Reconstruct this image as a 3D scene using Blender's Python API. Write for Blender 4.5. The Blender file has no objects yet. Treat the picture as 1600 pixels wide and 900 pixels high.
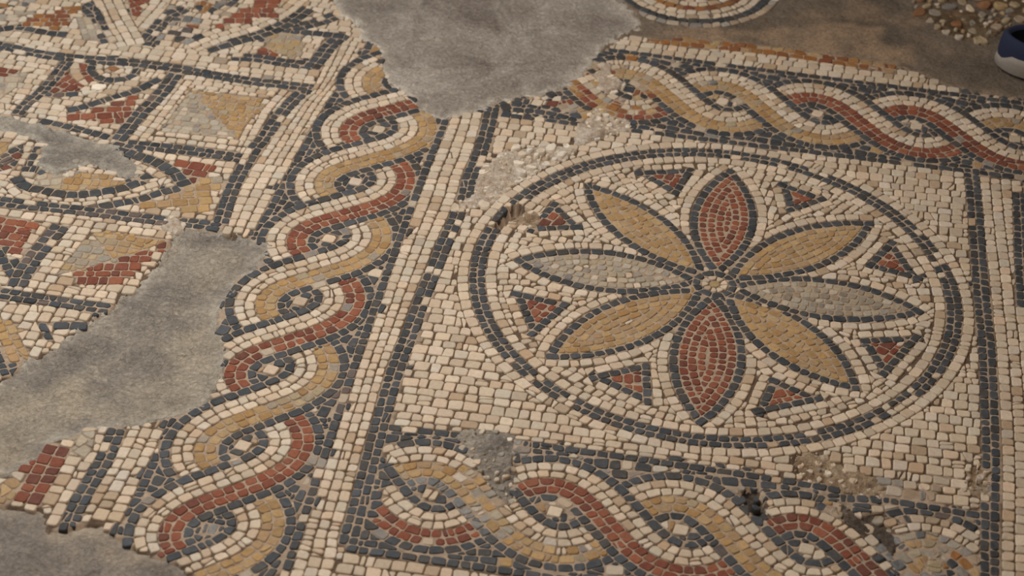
import bpy, bmesh, math, random
import numpy as np
from mathutils import Vector, Matrix

# ------------------------------------------------------------------ camera, sky, lights, exposure
# Floor coordinates are in medallion radii (1 unit = S metres), origin = middle of the rosette,
# x along the square's top and bottom sides, y along its left and right sides.
S = 0.28
scene = bpy.context.scene
col = scene.collection
cam_d = bpy.data.cameras.new('camera')
cam = bpy.data.objects.new('camera', cam_d)
col.objects.link(cam)
cam_d.sensor_width = 36.0
cam_d.lens = 3225.25 / 1600 * 36.0
cam_d.clip_start, cam_d.clip_end = 0.05, 100
cr = Vector((0.985806, 0.164096, 0.035497)); cu = Vector((-0.127416, 0.593558, 0.794641)); cf = Vector((-0.109328, 0.787884, -0.606041))
cam.matrix_world = Matrix(((cr.x, cu.x, -cf.x, 0.106576 * S), (cr.y, cu.y, -cf.y, -6.751201 * S), (cr.z, cu.z, -cf.z, 5.037009 * S), (0, 0, 0, 1)))
cam_d.dof.use_dof = True
cam_d.dof.focus_distance = 8.30 * S
cam_d.dof.aperture_fstop = 6.3
scene.camera = cam

world = bpy.data.worlds.new('shelter_daylight')
scene.world = world
world.use_nodes = True
bg = world.node_tree.nodes['Background']
bg.inputs['Color'].default_value = (1.0, 0.78, 0.58, 1)
bg.inputs['Strength'].default_value = 0.145

def area(name, loc, target, size, power, color):
    d = bpy.data.lights.new(name, 'AREA'); d.shape = 'RECTANGLE'; d.size, d.size_y = size
    d.energy = power; d.color = color
    o = bpy.data.objects.new(name, d); col.objects.link(o)
    o.location = loc
    o.rotation_euler = (Vector(target) - Vector(loc)).to_track_quat('-Z', 'Y').to_euler()
    return o
area('open_side_daylight', (-2.0, 0.1, 1.15), (-0.8, -0.1, 0), (1.2, 1.2), 14.5, (0.62, 0.83, 1.0))
area('added_overhead_light', (-0.62, -0.06, 1.26), (-0.48, -0.14, 0), (1.0, 1.0), 17.9, (1.0, 0.98, 0.96))  # added lamp low over the floor, set to give the brightness falloff

vs = scene.view_settings
scene.display_settings.display_device = 'sRGB'
vs.view_transform = 'Standard'; vs.look = 'None'; vs.gamma = 1; vs.use_curve_mapping = False
vs.exposure = 0.0

# ------------------------------------------------------------------ guide lines on the floor (medallion radii)
TRACED = [
 ('s','d','frame','left_line',[(-1.112,1.124),(-1.101,0.849),(-1.102,0.677),(-1.111,0.523),(-1.103,0.376),(-1.113,0.22),(-1.128,0.016),(-1.133,-0.151),(-1.139,-0.253),(-1.146,-0.571),(-1.153,-0.793),(-1.146,-1.077),(-1.138,-1.275),(-1.125,-1.581),(-1.119,-1.759)],{'rows': 2,'w': 0.034,'L': 0.05,'miss': [(0.02,0.02)]}),
 ('s','d','frame','right_line',[(1.044,1.09),(1.057,0.752),(1.073,0.2),(1.088,-0.138),(1.093,-0.418),(1.094,-0.865),(1.086,-1.076),(1.075,-1.655)],{'rows': 2,'w': 0.034,'L': 0.048}),
 ('s','d','frame','far_right_line',[(1.252,0.942),(1.248,0.462),(1.248,0.107)],{'rows': 2,'w': 0.034,'L': 0.048}),
 ('s','d','square_panel','border',[(-3.588,1.158),(-3.456,1.14),(-3.325,1.122),(-3.18,1.108),(-2.952,1.119),(-2.757,1.134),(-2.58,1.127),(-2.444,1.112),(-2.212,1.095),(-2.076,1.098),(-1.966,1.1)],{'rows': 2,'w': 0.034,'L': 0.05}),
 ('s','d','square_panel','border',[(-1.97,1.093),(-2.001,1.002),(-2.041,0.811),(-2.056,0.647),(-2.075,0.554),(-2.081,0.399),(-2.084,0.224),(-2.064,-0.016)],{'rows': 2,'w': 0.034,'L': 0.05}),
 ('s','d','square_panel','border',[(-2.056,-0.042),(-2.18,-0.041),(-2.329,-0.05),(-2.591,-0.051),(-2.867,-0.059),(-3.006,-0.06),(-3.175,-0.059)],{'rows': 2,'w': 0.034,'L': 0.05}),
 ('s','d','square_panel','small_square_border',[(-2.589,1.085),(-2.609,0.876),(-2.644,0.73),(-2.659,0.592),(-2.673,0.489)],{'rows': 2,'w': 0.036,'L': 0.05}),
 ('s','d','square_panel','small_square_border',[(-2.682,0.482),(-2.621,0.474),(-2.334,0.481),(-2.09,0.473)],{'rows': 2,'w': 0.034,'L': 0.05}),
 ('f','o','square_panel','inner_square',[(-2.485,0.96),(-2.137,0.96),(-2.163,0.613)],{'ang': -2,'pw': 0.042,'ph': 0.036}),
 ('f','g','square_panel','inner_square',[(-2.485,0.96),(-2.163,0.613),(-2.515,0.598)],{'ang': -2,'pw': 0.042,'ph': 0.036}),
 ('s','c','square_panel','small_square_rows',[(-2.044,1.054),(-2.084,0.84),(-2.089,0.51)],{'rows': 2,'w': 0.04,'L': 0.048}),
 ('s','c','square_panel','small_square_rows',[(-2.531,1.046),(-2.555,0.844),(-2.571,0.665),(-2.594,0.496)],{'rows': 2,'w': 0.04,'L': 0.048}),
 ('s','c','square_panel','small_square_rows',[(-2.546,1.043),(-2.35,1.047),(-2.043,1.026)],{'rows': 2,'w': 0.04,'L': 0.048}),
 ('s','c','square_panel','small_square_rows',[(-2.578,0.521),(-2.347,0.525),(-2.099,0.518)],{'rows': 2,'w': 0.038,'L': 0.048}),
 ('s','d','square_panel','inner_line',[(-3.106,1.089),(-3.117,0.93),(-3.136,0.785),(-3.165,0.684),(-3.172,0.596)],{'rows': 2,'w': 0.03,'L': 0.045}),
 ('s','d','square_panel','inner_line',[(-2.977,0.374),(-2.971,0.263),(-2.968,0.173)],{'rows': 2,'w': 0.036,'L': 0.05}),
 ('s','d','square_panel','eye',[(-2.772,1.084),(-2.816,1.141),(-2.891,1.16),(-2.958,1.133),(-2.987,1.07),(-2.965,1.004),(-2.902,0.964),(-2.828,0.969),(-2.776,1.016)],{'rows': 1,'w': 0.044,'L': 0.05,'closed': 1,'inward': 1}),
 ('s','c','square_panel','eye',[(-2.806,1.076),(-2.836,1.114),(-2.886,1.126),(-2.932,1.108),(-2.952,1.067),(-2.937,1.023),(-2.894,0.996),(-2.844,0.999),(-2.809,1.031)],{'rows': 1,'w': 0.04,'L': 0.045,'closed': 1,'inward': 1}),
 ('f','b','square_panel','eye',[(-2.906,1.053),(-2.886,1.087),(-2.849,1.066),(-2.868,1.033)],{'ang': 0,'pw': 0.05,'ph': 0.05}),
 ('s','r','square_panel','red_scroll',[(-3.008,1.082),(-2.98,1.019),(-2.925,0.945)],{'rows': 2,'w': 0.04,'L': 0.05}),
 ('s','c','square_panel','red_scroll',[(-3.058,1.077),(-3.052,1.014),(-3.004,0.945),(-2.944,0.913)],{'rows': 1,'w': 0.05,'L': 0.05}),
 ('f','r','square_panel','red_scroll',[(-3.088,0.977),(-3.045,0.958),(-2.955,0.899),(-2.99,0.868),(-3.07,0.794),(-3.089,0.807)],{'ang': -20,'pw': 0.05,'ph': 0.05}),
 ('s','d','square_panel','red_scroll',[(-2.966,0.818),(-3.026,0.799),(-3.08,0.781)],{'rows': 1,'w': 0.04,'L': 0.05}),
 ('f','p','square_panel','pale_patch',[(-2.98,0.859),(-2.916,0.919),(-2.852,0.928),(-2.87,0.873),(-2.94,0.812)],{'ang': 10,'pw': 0.09,'ph': 0.06}),
 ('s','d','square_panel','red_leaf',[(-2.968,0.674),(-2.919,0.707),(-2.864,0.763),(-2.808,0.82),(-2.749,0.872),(-2.696,0.941),(-2.647,1.026)],{'rows': 1,'w': 0.045,'L': 0.055}),
 ('f','r','square_panel','red_leaf',[(-2.945,0.636),(-2.885,0.693),(-2.808,0.776),(-2.724,0.839),(-2.684,0.876),(-2.68,0.749),(-2.67,0.67),(-2.727,0.62),(-2.813,0.611),(-2.906,0.607)],{'ang': 18,'pw': 0.06,'ph': 0.045}),
 ('s','d','square_panel','red_leaf',[(-3.058,0.567),(-2.972,0.56),(-2.876,0.538),(-2.783,0.522),(-2.719,0.505)],{'rows': 1,'w': 0.045,'L': 0.05}),
 ('s','d','square_panel','lens',[(-2.651,0.442),(-2.601,0.411),(-2.552,0.392),(-2.505,0.381),(-2.44,0.355),(-2.369,0.31),(-2.32,0.261),(-2.281,0.215)],{'rows': 1,'w': 0.06,'L': 0.052}),
 ('s','d','square_panel','lens',[(-2.285,0.21),(-2.328,0.176),(-2.385,0.134),(-2.446,0.077),(-2.521,0.032),(-2.58,-0.001),(-2.63,-0.035)],{'rows': 1,'w': 0.05,'L': 0.052}),
 ('s','d','square_panel','lens',[(-3.007,0.125),(-2.949,0.068),(-2.866,0.057),(-2.786,0.046),(-2.711,0.057),(-2.638,0.088),(-2.565,0.124),(-2.52,0.158),(-2.489,0.194),(-2.444,0.224),(-2.489,0.259)],{'rows': 1,'w': 0.055,'L': 0.055}),
 ('f','o','square_panel','lens',[(-2.818,0.122),(-2.786,0.193),(-2.71,0.22),(-2.62,0.205),(-2.533,0.199),(-2.504,0.196),(-2.571,0.142),(-2.644,0.106),(-2.719,0.08),(-2.788,0.075)],{'ang': 5,'pw': 0.04,'ph': 0.04}),
 ('f','g','square_panel','lens',[(-2.948,0.088),(-2.925,0.182),(-2.896,0.219),(-2.819,0.206),(-2.82,0.126),(-2.788,0.075),(-2.874,0.08)],{'ang': 25,'pw': 0.05,'ph': 0.05}),
 ('s','c','square_panel','lens',[(-2.983,0.061),(-2.92,0.011),(-2.831,-0.003),(-2.719,-0.002),(-2.619,0.034),(-2.524,0.084),(-2.445,0.145),(-2.377,0.199),(-2.353,0.239),(-2.383,0.282),(-2.456,0.316),(-2.538,0.349),(-2.613,0.378)],{'rows': 2,'w': 0.045,'L': 0.055}),
 ('f','r','square_panel','red_triangle',[(-2.43,0.398),(-2.165,0.391),(-2.17,0.369),(-2.272,0.242),(-2.325,0.295)],{'ang': -4,'pw': 0.06,'ph': 0.045}),
 ('f','o','square_panel','ochre_triangle',[(-2.265,0.239),(-2.154,0.373),(-2.131,0.055),(-2.233,0.047),(-2.326,0.031),(-2.446,0.033),(-2.361,0.1),(-2.27,0.188)],{'ang': 20,'pw': 0.06,'ph': 0.05}),
 ('f','d','square_panel','left_edge',[(-3.107,0.325),(-3.063,0.387),(-3.037,0.299),(-3.036,0.188),(-3.084,0.147),(-3.156,0.112),(-3.142,0.225)],{'ang': 60,'pw': 0.05,'ph': 0.04}),
 ('f','o','square_panel','left_edge',[(-3.273,0.34),(-3.127,0.372),(-3.106,0.284),(-3.132,0.237),(-3.213,0.184)],{'ang': 60,'pw': 0.05,'ph': 0.05}),
 ('f','r','far_left_panel','red_corner',[(-3.51,0.956),(-3.385,0.95),(-3.288,0.938),(-3.361,0.887),(-3.453,0.809)],{'ang': 0,'pw': 0.05,'ph': 0.04}),
 ('f','g','far_left_panel','grey_field',[(-3.449,0.798),(-3.357,0.876),(-3.248,0.953),(-3.24,0.874),(-3.262,0.784),(-3.289,0.695),(-3.38,0.619)],{'ang': 15,'pw': 0.06,'ph': 0.05}),
 ('s','d','lower_panel','border',[(-2.328,-0.666),(-2.463,-0.666),(-2.622,-0.662),(-2.701,-0.662),(-2.782,-0.658),(-2.942,-0.654)],{'rows': 2,'w': 0.034,'L': 0.05}),
 ('f','r','lower_panel','red_triangle',[(-3.074,-0.175),(-2.963,-0.174),(-2.804,-0.172),(-2.819,-0.4),(-2.89,-0.334),(-3.049,-0.24)],{'ang': -2,'pw': 0.05,'ph': 0.05}),
 ('s','c','lower_panel','diagonal',[(-2.775,-0.189),(-2.789,-0.312),(-2.805,-0.423)],{'rows': 1,'w': 0.05,'L': 0.06}),
 ('s','d','lower_panel','diagonal',[(-2.701,-0.173),(-2.718,-0.287),(-2.732,-0.372),(-2.737,-0.453),(-2.738,-0.532),(-2.731,-0.608)],{'rows': 2,'w': 0.042,'L': 0.05}),
 ('s','d','lower_panel','diagonal',[(-2.969,-0.305),(-2.893,-0.362),(-2.821,-0.453),(-2.756,-0.527)],{'rows': 2,'w': 0.04,'L': 0.05}),
 ('f','o','lower_panel','inner_square',[(-2.566,-0.19),(-2.242,-0.179),(-2.323,-0.27),(-2.421,-0.349)],{'ang': -2,'pw': 0.05,'ph': 0.045}),
 ('f','y','lower_panel','inner_square',[(-2.571,-0.191),(-2.421,-0.349),(-2.472,-0.405),(-2.609,-0.504)],{'ang': -2,'pw': 0.055,'ph': 0.045}),
 ('f','r','lower_panel','inner_square',[(-2.241,-0.184),(-2.345,-0.508),(-2.609,-0.522),(-2.47,-0.413),(-2.415,-0.352),(-2.321,-0.274)],{'ang': 12,'pw': 0.05,'ph': 0.05}),
 ('f','o','bottom_left_panel','ochre_band',[(-2.806,-0.801),(-2.69,-0.806),(-2.631,-0.887),(-2.573,-0.955),(-2.528,-1.024),(-2.577,-1.043),(-2.633,-0.988),(-2.677,-0.937),(-2.792,-0.84)],{'ang': -55,'pw': 0.05,'ph': 0.045}),
 ('f','d','bottom_left_panel','dark_triangle',[(-2.582,-0.803),(-2.541,-0.803),(-2.477,-0.895),(-2.51,-0.902)],{'ang': 0,'pw': 0.05,'ph': 0.04}),
 ('f','d','bottom_left_panel','dark_triangle',[(-2.52,-0.802),(-2.394,-0.763),(-2.381,-0.785),(-2.432,-0.877),(-2.461,-0.883),(-2.46,-0.826)],{'ang': 12,'pw': 0.06,'ph': 0.05}),
 ('f','d','bottom_left_panel','dark_band',[(-2.756,-0.934),(-2.663,-0.974),(-2.589,-1.022),(-2.549,-1.076),(-2.556,-1.139),(-2.582,-1.19),(-2.652,-1.205)],{'ang': -55,'pw': 0.05,'ph': 0.045}),
 ('s','d','column_fragment','dark_columns',[(-2.08,-1.338),(-2.071,-1.503),(-2.081,-1.643),(-2.087,-1.778),(-2.078,-1.89)],{'rows': 2,'w': 0.035,'L': 0.045}),
 ('s','r','column_fragment','red_columns',[(-2.255,-1.471),(-2.257,-1.531),(-2.258,-1.663),(-2.266,-1.752),(-2.267,-1.832)],{'rows': 2,'w': 0.05,'L': 0.055}),
 ('f','o','column_fragment','ochre_edge',[(-2.389,-1.706),(-2.345,-1.646),(-2.318,-1.682),(-2.299,-1.772),(-2.355,-1.797)],{'ang': 60,'pw': 0.05,'ph': 0.05}),
 ('f','g','column_fragment','grey_corner',[(-2.202,-1.392),(-2.15,-1.367),(-2.128,-1.462),(-2.141,-1.521),(-2.198,-1.494)],{'ang': 60,'pw': 0.06,'ph': 0.05}),
 ('f','t','upper_left_panel','orange_triangle',[(-3.214,1.578),(-3.217,1.457),(-3.231,1.343),(-3.342,1.342),(-3.42,1.349),(-3.404,1.427),(-3.313,1.485)],{'ang': 14,'pw': 0.05,'ph': 0.04}),
 ('f','g','upper_left_panel','grey_triangle',[(-3.648,1.396),(-3.551,1.393),(-3.423,1.523),(-3.411,1.463),(-3.534,1.347),(-3.613,1.304)],{'ang': 10,'pw': 0.05,'ph': 0.04}),
 ('s','d','upper_left_panel','dark_edge',[(-3.595,1.259),(-3.51,1.285),(-3.444,1.318),(-3.363,1.313),(-3.265,1.304),(-3.188,1.31)],{'rows': 1,'w': 0.045,'L': 0.05}),
 ('f','d','upper_left_panel','dark_edge',[(-3.692,1.512),(-3.599,1.521),(-3.513,1.515),(-3.577,1.462),(-3.666,1.442)],{'ang': 0,'pw': 0.05,'ph': 0.04}),
 ('f','g','upper_left_panel','grey_wedge',[(-3.205,1.479),(-3.138,1.488),(-3.072,1.385),(-3.034,1.29),(-3.096,1.27)],{'ang': -60,'pw': 0.06,'ph': 0.05}),
 ('s','d','upper_left_panel','dark_diagonal',[(-3.214,1.597),(-3.139,1.538),(-3.086,1.444),(-3.024,1.354),(-2.969,1.281)],{'rows': 2,'w': 0.04,'L': 0.05}),
 ('s','c','upper_left_panel','cream_diagonal',[(-3.176,1.774),(-3.106,1.661),(-3.022,1.521),(-2.949,1.414),(-2.862,1.282)],{'rows': 3,'w': 0.045,'L': 0.06}),
 ('s','d','upper_left_panel','dark_diagonal',[(-3.084,1.73),(-2.997,1.59),(-2.917,1.452),(-2.851,1.344)],{'rows': 1,'w': 0.05,'L': 0.05}),
 ('f','r','upper_left_panel','red_field',[(-3.061,1.801),(-2.928,1.832),(-2.899,1.657),(-2.916,1.539),(-2.951,1.557)],{'ang': 50,'pw': 0.05,'ph': 0.05}),
 ('s','c','upper_left_panel','cream_diagonal',[(-2.884,1.447),(-2.872,1.55),(-2.857,1.667),(-2.852,1.817)],{'rows': 2,'w': 0.05,'L': 0.055}),
 ('s','d','upper_left_panel','dark_diagonal',[(-2.816,1.292),(-2.807,1.403),(-2.795,1.505),(-2.772,1.598),(-2.718,1.674)],{'rows': 2,'w': 0.04,'L': 0.05}),
 ('f','t','upper_right_panel','orange_patch',[(-2.706,1.74),(-2.655,1.765),(-2.594,1.741),(-2.612,1.66),(-2.667,1.673)],{'ang': 10,'pw': 0.05,'ph': 0.05}),
 ('f','r','upper_right_panel','red_triangle',[(-2.55,1.512),(-2.486,1.664),(-2.401,1.798),(-2.302,1.912),(-2.286,1.799),(-2.291,1.684),(-2.359,1.643),(-2.433,1.588)],{'ang': 14,'pw': 0.05,'ph': 0.045}),
 ('s','d','upper_right_panel','dark_edge',[(-2.585,1.654),(-2.545,1.739),(-2.521,1.835)],{'rows': 2,'w': 0.04,'L': 0.05}),
 ('s','c','upper_right_panel','cream_diagonal',[(-2.597,1.33),(-2.485,1.471),(-2.351,1.613),(-2.263,1.76),(-2.211,1.933)],{'rows': 3,'w': 0.042,'L': 0.055}),
 ('s','d','upper_right_panel','dark_diagonal',[(-2.515,1.325),(-2.423,1.418),(-2.322,1.503),(-2.248,1.581),(-2.195,1.681),(-2.147,1.806)],{'rows': 2,'w': 0.045,'L': 0.055}),
 ('s','d','upper_right_panel','dark_diagonal',[(-1.997,1.764),(-2.081,1.669),(-2.175,1.604)],{'rows': 2,'w': 0.04,'L': 0.05}),
 ('s','d','upper_right_panel','dark_edge',[(-2.215,1.576),(-2.091,1.58),(-1.911,1.585)],{'rows': 1,'w': 0.05,'L': 0.055}),
 ('s','d','upper_right_panel','dark_edge',[(-1.916,1.608),(-1.96,1.476),(-1.976,1.365),(-1.995,1.266)],{'rows': 2,'w': 0.04,'L': 0.05}),
 ('s','d','upper_right_panel','dark_edge',[(-1.988,1.291),(-2.15,1.289),(-2.267,1.298),(-2.38,1.284)],{'rows': 2,'w': 0.036,'L': 0.05}),
 ('f','y','upper_right_panel','ochre_patch',[(-2.28,1.524),(-2.206,1.541),(-2.103,1.504),(-2.061,1.435),(-2.066,1.356),(-2.191,1.363),(-2.262,1.419)],{'ang': 0,'pw': 0.05,'ph': 0.045}),
 ('f','r','upper_right_panel','reddish_patch',[(-2.29,1.364),(-2.259,1.408),(-2.171,1.356),(-2.179,1.318),(-2.273,1.321)],{'ang': 0,'pw': 0.05,'ph': 0.04}),
 ('s','t','upper_band','ochre_row',[(-0.488,1.886),(-0.371,1.894),(-0.125,1.901),(0.089,1.908),(0.365,1.892),(0.532,1.882),(0.699,1.866)],{'rows': 2,'w': 0.04,'L': 0.06}),
]
PATCHES = [
 ('top',[(-2.15,2.283),(-2.044,1.907),(-1.987,1.804),(-1.916,1.745),(-1.856,1.646),(-1.808,1.571),(-1.736,1.527),(-1.699,1.416),(-1.657,1.308),(-1.601,1.216),(-1.541,1.162),(-1.496,1.116),(-1.434,1.029),(-1.375,0.987),(-1.316,0.957),(-1.262,1.013),(-1.201,1.048),(-1.132,1.108),(-1.076,1.176),(-1.024,1.222),(-0.926,1.255),(-0.868,1.308),(-0.821,1.353),(-0.77,1.416),(-0.743,1.48),(-0.725,1.572),(-0.71,1.641),(-0.69,1.718),(-0.66,1.773),(-0.621,1.856),(-0.577,1.928),(-0.528,1.989),(-0.543,2.062),(-0.584,2.116),(-0.639,2.181),(-0.675,2.29),(-0.751,2.824),(-0.962,2.774)]),
 ('concrete',[(-0.694,1.657),(-0.676,1.727),(-0.651,1.775),(-0.619,1.844),(-0.574,1.904),(-0.517,1.892),(-0.432,1.886),(-0.343,1.919),(-0.127,1.92),(0.087,1.944),(0.277,1.938),(0.394,1.917),(0.531,1.906),(0.653,1.903),(0.728,1.885),(0.834,1.838),(0.909,1.784),(0.998,1.758),(1.087,1.737),(1.175,1.729),(1.264,1.737),(1.409,1.707),(1.758,1.69),(1.879,3.445),(-0.767,2.82),(-0.687,2.287),(-0.648,2.178),(-0.591,2.101),(-0.55,2.047),(-0.538,1.999),(-0.579,1.946),(-0.629,1.872),(-0.668,1.79),(-0.697,1.728)]),
 ('rubble',[(0.767,2.441),(0.846,2.369),(0.862,2.283),(0.94,2.245),(1.017,2.218),(1.093,2.205),(1.156,2.263),(1.204,2.349),(1.284,2.457),(1.445,2.585),(1.462,2.991),(0.811,2.839),(0.776,2.561)]),
 ('left',[(-2.234,-0.118),(-2.194,-0.086),(-2.118,-0.065),(-2.037,-0.061),(-1.944,-0.082),(-1.865,-0.111),(-1.825,-0.139),(-1.815,-0.2),(-1.834,-0.258),(-1.827,-0.314),(-1.866,-0.336),(-1.895,-0.377),(-1.889,-0.436),(-1.901,-0.524),(-1.891,-0.598),(-1.886,-0.667),(-1.84,-0.759),(-1.807,-0.84),(-1.803,-0.891),(-1.788,-0.985),(-1.792,-1.07),(-1.794,-1.138),(-1.842,-1.185),(-1.882,-1.231),(-1.958,-1.283),(-2.02,-1.318),(-2.086,-1.339),(-2.132,-1.363),(-2.191,-1.39),(-2.237,-1.432),(-2.274,-1.457),(-2.291,-1.517),(-2.302,-1.554),(-2.338,-1.6),(-2.359,-1.632),(-2.388,-1.676),(-2.508,-1.765),(-2.707,-1.255),(-2.593,-1.162),(-2.559,-1.117),(-2.546,-1.028),(-2.509,-1.013),(-2.475,-0.966),(-2.442,-0.879),(-2.396,-0.788),(-2.368,-0.716),(-2.33,-0.675),(-2.328,-0.616),(-2.294,-0.544),(-2.263,-0.473),(-2.249,-0.383),(-2.237,-0.301),(-2.239,-0.224)]),
 ('bottom_left',[(-2.49,-1.811),(-2.354,-1.8),(-2.296,-1.798),(-2.249,-1.798),(-2.206,-1.789),(-2.181,-1.814),(-2.142,-1.891),(-2.125,-1.874),(-2.084,-1.872),(-2.059,-1.844),(-2.017,-1.833),(-1.974,-1.824),(-1.934,-1.861),(-1.859,-1.897),(-1.827,-1.909),(-1.792,-1.928),(-1.744,-1.937),(-1.703,-1.944),(-1.659,-1.957),(-1.623,-1.987),(-1.572,-2.023),(-1.444,-2.162),(-2.286,-2.332)]),
 ('crack',[(-3.351,0.544),(-3.234,0.549),(-3.155,0.535),(-3.006,0.531),(-2.914,0.519),(-2.799,0.482),(-2.688,0.454),(-2.584,0.384),(-2.506,0.285),(-2.507,0.225),(-2.54,0.203),(-2.596,0.235),(-2.67,0.269),(-2.734,0.29),(-2.771,0.247),(-2.816,0.197),(-2.866,0.176),(-2.93,0.211),(-2.969,0.263),(-2.969,0.335),(-2.961,0.378),(-3.003,0.4),(-3.071,0.426),(-3.15,0.44),(-3.304,0.422)]),
 ('knot',[(-2.294,-0.028),(-2.28,-0.002),(-2.242,-0.017),(-2.206,-0.065),(-2.2,-0.111),(-2.236,-0.146),(-2.262,-0.115),(-2.303,-0.087)]),
 ('pale_top',[(-0.704,1.007),(-0.694,1.085),(-0.669,1.157),(-0.639,1.219),(-0.596,1.184),(-0.528,1.155),(-0.479,1.112),(-0.48,1.047),(-0.534,1.013),(-0.591,0.968),(-0.654,0.901),(-0.702,0.891)]),
 ('pale_mid',[(-1.073,0.501),(-1.07,0.592),(-1.056,0.677),(-1.025,0.756),(-0.984,0.802),(-0.889,0.839),(-0.787,0.888),(-0.713,0.867),(-0.692,0.82),(-0.72,0.761),(-0.779,0.718),(-0.826,0.656),(-0.855,0.589),(-0.903,0.538),(-0.935,0.462),(-0.952,0.399),(-0.985,0.363),(-1.024,0.335),(-1.067,0.316),(-1.125,0.284),(-1.144,0.328),(-1.1,0.387),(-1.069,0.433)]),
 ('hole',[(-0.963,0.206),(-0.931,0.307),(-0.907,0.38),(-0.863,0.395),(-0.82,0.37),(-0.768,0.353),(-0.745,0.291),(-0.749,0.229),(-0.786,0.225),(-0.826,0.235),(-0.872,0.216),(-0.923,0.167)]),
 ('upper_chip',[(-0.687,1.516),(-0.678,1.625),(-0.638,1.604),(-0.613,1.498),(-0.553,1.454),(-0.551,1.385),(-0.605,1.344),(-0.658,1.384)]),
 ('lower_chip',[(0.366,-0.987),(0.425,-0.947),(0.495,-0.946),(0.558,-0.997),(0.622,-1.027),(0.684,-1.028),(0.715,-1.07),(0.692,-1.157),(0.637,-1.161),(0.573,-1.154),(0.517,-1.131),(0.433,-1.114),(0.389,-1.064)]),
 ('right_chip',[(0.987,-0.944),(1.04,-0.891),(1.091,-0.93),(1.103,-1.032),(1.052,-1.069),(0.99,-1.048)]),
 ('worn_gravel',[(-0.853,-1.104),(-0.778,-1.066),(-0.658,-1.07),(-0.63,-1.151),(-0.617,-1.272),(-0.594,-1.371),(-0.598,-1.456),(-0.644,-1.432),(-0.703,-1.359),(-0.761,-1.267),(-0.822,-1.191)]),
 ('dark_rubble',[(0.187,-1.227),(0.229,-1.167),(0.271,-1.182),(0.3,-1.271),(0.327,-1.339),(0.279,-1.359),(0.231,-1.319)]),
 ('dark_rubble_right',[(0.496,-1.17),(0.565,-1.19),(0.628,-1.231),(0.725,-1.211),(0.736,-1.289),(0.777,-1.356),(0.756,-1.44),(0.706,-1.386),(0.632,-1.353),(0.569,-1.29)]),
]
TRIANGLES = [[(-0.421,0.744),(-0.155,0.822),(-0.212,0.59)],[(0.215,0.802),(0.431,0.706),(0.267,0.567)],[(0.703,0.472),(0.595,0.253),(0.835,0.193)],[(0.591,-0.233),(0.841,-0.165),(0.699,-0.461)],[(0.264,-0.541),(0.477,-0.643),(0.215,-0.785)],[(-0.43,-0.685),(-0.202,-0.553),(-0.164,-0.811)],[(-0.8,-0.213),(-0.554,-0.252),(-0.67,-0.501)],[(-0.733,0.445),(-0.814,0.195),(-0.574,0.264)]]
STAINS = [('concrete',[(-0.508,1.869),(-0.382,1.997),(-0.171,2.071),(0.076,2.103),(0.196,2.181),(0.349,2.242),(0.505,2.265),(0.593,2.222),(0.664,2.113),(0.773,1.907),(0.698,1.878),(0.395,1.905),(0.088,1.92)],0.95),('concrete',[(-0.082,2.136),(0.221,2.302),(0.466,2.489),(0.689,2.41),(0.816,2.248),(1.001,2.165),(1.001,2.104),(0.754,2.233),(0.628,2.331),(0.379,2.274)],0.5),('left',[(-2.707,-1.255),(-2.593,-1.162),(-2.489,-1.171),(-2.316,-1.096),(-2.21,-1.112),(-2.187,-1.258),(-2.278,-1.35),(-2.342,-1.577),(-2.514,-1.749)],0.9),('left',[(-2.045,-0.923),(-1.931,-0.53),(-1.82,-0.875),(-1.772,-1.171),(-1.958,-1.283),(-2.15,-1.367),(-2.164,-1.253)],0.7),('left',[(-2.158,-0.115),(-1.878,-0.146),(-1.915,-0.399),(-2.065,-0.431),(-2.215,-0.287)],0.5),('bottom_left',[(-2.185,-1.815),(-2.032,-1.855),(-1.859,-1.897),(-1.708,-1.942),(-1.886,-1.953),(-2.068,-1.952),(-2.137,-1.918)],0.9)]
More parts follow.
